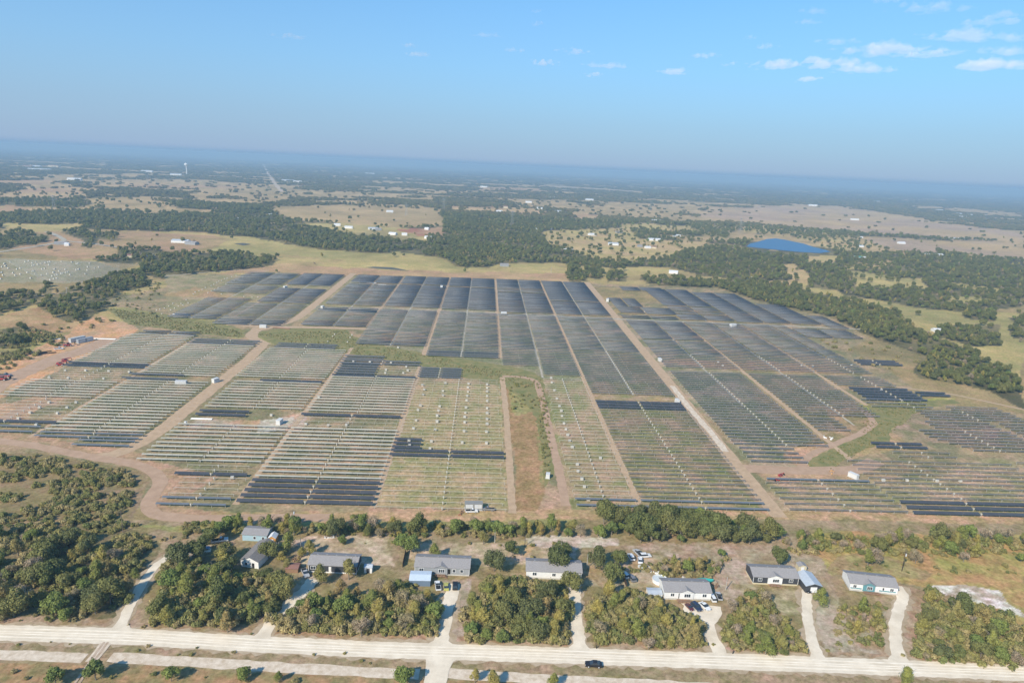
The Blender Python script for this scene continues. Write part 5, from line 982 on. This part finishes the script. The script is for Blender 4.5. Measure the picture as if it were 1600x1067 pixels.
for (r0, z0), (r1, z1) in zip(pr[:-1], pr[1:]): b.tube((0, 0, z0), (0, 0, z1), r0, 16, r1)
b.build('tank', WHT, o); MB().tube((0, 0, 75), (0, 0, 82), .5, 5).build('mast', WHT, o)
# ------------------------------------------------------------------ far farms and houses
FARM = [ # pixel, width m, depth, height, roof, wording, scale with distance
 ((96,382),22,10,5,RFG,'barn below the left gravel junction'),((105,384),8,7,5,RFW,'white shed right of the barn at the gravel junction'),((283,379),34,14,6,RFM,'long pale barn on the green field left'),((300,382),24,12,6,RFG,'grey barn right of the long pale barn'),((203,402),14,8,5,RFR,'red roofed house among the village trees left'),((211,402),8,6,4,RFW,'white shed among the village trees left'),((226,400),12,7,4,RFW,'white house at the right of the village trees'),((236,401),9,6,4,RFM,'pale shed at the right of the village trees'),
 ((425,337),24,12,6,RFW,'white barn at the left edge of the tan field'),((75,334),20,10,6,RFM,'pale house in the far left woodland'),((378,344),26,10,6,RFW,'white barn left of the central tan field'),((392,346),22,10,6,RFW,'second white barn left of the central tan field'),((527,353),18,10,6,RFW,'small white house in the central hamlet, left'),((545,357),22,10,6,RFW,'white house in the middle of the central hamlet'),((583,359),26,12,6,RFM,'pale barn at the right of the central hamlet'),((591,360),16,10,6,RFG,'grey house right of the pale hamlet barn'),((614,367),20,10,6,RFW,'white house below the red earth field'),((632,368),14,8,6,RFW,'small white shed near the red earth field'),((670,373),20,10,6,RFW,'bright white shed left of the dark woods'),((667,359),12,8,6,RFW,'small white tank shed on the red earth field'),
 ((788,416),16,9,5,RFG,'low grey house at the wood tip beyond the farm'),((609,332),24,12,7,RFW,'cream house beyond the central tan field'),((780,332),26,14,8,RFW,'yellowish barn in the distance right of centre'),((790,325),24,14,8,RFR,'reddish barn in the distance right of centre'),((826,317),34,16,8,RFW,'large white barn on the distant plain'),((843,327),28,14,8,RFW,'white house below the large distant barn'),((872,332),28,14,8,RFM,'pale house at the edge of distant tan field'),((862,310),40,14,8,RFM,'long pale building on the distant plain'),
 ((935,344),30,14,8,RFR,'red and white barn right of centre'),((940,353),24,12,7,RFW,'white house below the red and white barn'),((1025,347),34,16,8,RFW,'large white hall right of centre'),((925,368),22,12,6,RFW,'white house in the scattered village, left'),((885,392),16,9,5,RFW,'white trailer house near the dark wood corner'),((892,393),10,8,5,RFM,'pale shed near the dark wood corner'),((958,383),26,12,6,RFM,'pale roofed house in the scattered village'),((1022,376),34,14,6,RFW,'long white roofed barn in the scattered village'),((1057,370),22,10,6,RFW,'bright white shed at the right of the village'),((1012,388),14,9,5,RFW,'white house in the village clearing'),((1022,388),12,8,5,RFR,'pinkish house in the village clearing'),((1000,386),12,8,5,RFG,'grey house in the village clearing'),((967,364),18,10,6,RFG,'grey house above the scattered village'),((840,360),20,10,6,RFM,'pale house at the dark wood edge'),((858,359),18,10,6,RFG,'grey house at the dark wood edge'),
 ((1340,405),20,12,7,RFT,'green roofed house in the right woods'),((1353,405),18,10,6,RFW,'white house beside the green roofed house'),((1346,372),8,6,5,RFW,'small boathouse by the lake'),((1408,381),22,10,6,RFW,'white barn in the right tan field'),((1345,386),14,8,5,RFM,'pale shed right of the lake'),((1448,400),16,9,6,RFW,'white house at the tan field edge right'),((1466,400),22,9,6,RFW,'long white house at the tan field edge right'),((1335,344),40,12,7,RFW,'white shed on the distant right field'),((1493,374),90,16,5,RFW,'very long low white barn far right'),((1465,518),14,7,4,RFW,'white roof among the oaks at right'),((1504,340),44,16,8,RFW,'white building of the far right settlement'),((1487,345),40,14,8,RFW,'lower building of the far right settlement'),((1498,335),40,14,8,RFM,'upper building of the far right settlement'),((1517,337),40,14,8,RFW,'right building of the far right settlement'),((1537,338),36,14,8,RFM,'last building of the far right settlement'),
 ((1052,427),17,12,5,RFW,'arched white shed in the tan field beyond the farm'),((1172,436),10,6,4,RFW,'small white shed at the tan strip right'),((117,282),70,22,12,RFW,'white building on the hazy left plain'),((45,262),90,30,14,RFR,'red hall of the hazy town at far left'),((58,262),80,30,14,RFW,'white hall of the hazy town at far left'),((85,261),90,30,14,RFR,'right red hall of the hazy town'),((62,266),160,30,10,RFW,'long white wall of the hazy town'),((230,269),90,26,12,RFW,'white roofs on the hazy plain left'),((275,274),80,24,12,RFM,'pale roofs near the water tower'),((450,283),90,26,10,RFM,'pale long roofs on the hazy centre plain'),((465,285),60,20,10,RFW,'white roof on the hazy centre plain'),((578,272),120,40,12,RFW,'bright roof near the horizon left of centre'),((756,293),60,20,10,RFW,'white hall on the hazy plain at centre'),((921,313),50,18,9,RFM,'pale roofs in the woods right of centre'),((1270,322),60,20,10,RFW,'white house above the right tan field'),((1370,316),60,20,10,RFM,'pale roof in the far right woods'),((1468,330),50,20,10,RFW,'white roof left of the far right settlement')]
for p, w, d, h, rf, wd in FARM:
    wall = WHT if rf in (RFW, RFM, RFT) else GRYW if rf is RFG else CRMW
    shed('farm_building', p, w * .8, d, h * .6, wall, rf, wd, rise=h * .3, cat='building', doors=False, rz=rnd.uniform(-.3, .3), group='distant farm buildings')
# shoreline roof of a sun shelter is part of the setting; small round bales and tanks are left to the eye
# ------------------------------------------------------------------ clouds: thin lumpy volumes high above the haze
cmv = bpy.data.materials.new('cloud'); cmv.use_nodes = True; t = cmv.node_tree; t.nodes.clear(); co = t.nodes.new('ShaderNodeOutputMaterial'); pv = t.nodes.new('ShaderNodeVolumePrincipled')
pv.inputs['Color'].default_value = (.96, .91, .95, 1); pv.inputs['Density'].default_value = .0011; pv.inputs['Anisotropy'].default_value = -.38; t.links.new(pv.outputs[0], co.inputs['Volume'])
CL = [(1388,1,30,6),(1460,14,46,11),(1550,32,40,14),(1520,58,68,10),(1570,82,40,6),(1550,104,50,12),(1310,66,30,5),(1390,80,66,10),(1450,86,34,9),(1210,103,36,9),(1300,100,46,10),(1350,110,44,6),(1098,89,20,5),(1055,113,26,5),(898,81,26,5),(852,99,22,5),(928,117,14,5),(1198,74,16,4),(1171,60,10,3),(1262,36,16,4),(1272,20,22,4),(1140,101,9,4),(452,58,24,4),(840,38,9,4),(838,18,8,3),(656,86,20,3),(640,72,12,3),(945,104,36,3),(760,56,26,2.5),(805,80,16,3),(1262,125,16,5),(1600,100,26,6)]
AZ = 2100.0
for i, (u, v, hw, hh_) in enumerate(CL):
    d = M @ _ray(u, v); tt = (AZ - H) / d[2]; cx, cy = d[0] * tt, d[1] * tt; dist = math.hypot(cx, cy)
    rx = hw / F * tt * .95; d2 = M @ _ray(u, v - hh_); ry = max(60, min(abs(d2[1] * (AZ - H) / d2[2] - cy), cy * .45)); n = 56; th = rx * .15 + 22
    xs = np.linspace(-1.25, 1.25, n); XX, YY = np.meshgrid(xs, xs); rr = np.hypot(XX, YY)
    T = (1.0 - rr ** 1.6) * .9 + (fbm(XX * 10 + i * 31, YY * 6.5 + 9 + i * 7, 2.6, 5 + i, 5) - .61) * 3.3; T = np.clip(T, 0, 1.1); T[0] = T[-1] = 0; T[:, 0] = T[:, -1] = 0
    top = T * th; bot = -T * th * .35; V = np.concatenate([np.stack([XX * rx, YY * ry, top], -1).reshape(-1, 3), np.stack([XX * rx, YY * ry, bot], -1).reshape(-1, 3)])
    idx_ = np.arange(n * n).reshape(n, n); on = (T[:-1, :-1] + T[1:, :-1] + T[:-1, 1:] + T[1:, 1:]) > 0
    qa = np.stack([idx_[:-1, :-1][on], idx_[:-1, 1:][on], idx_[1:, 1:][on], idx_[1:, :-1][on]], 1); Fq = np.concatenate([qa, qa[:, ::-1] + n * n])
    me = mesh_np('cloud', V, Fq, cmv); bm = bmesh.new(); bm.from_mesh(me); bmesh.ops.remove_doubles(bm, verts=bm.verts, dist=.01)
    bmesh.ops.delete(bm, geom=[v_ for v_ in bm.verts if not v_.link_faces], context='VERTS'); bm.to_mesh(me); bm.free()
    if len(me.polygons) == 0: continue
    o = link('cloud', me, None, (cx, cy, AZ)); tag(o, f"{'broad' if hw > 40 else 'small' if hw < 18 else 'thin'} pale cloud, {ordn(i + 1)} from the top right, drifting in the blue sky", 'cloud', 'thin clouds')
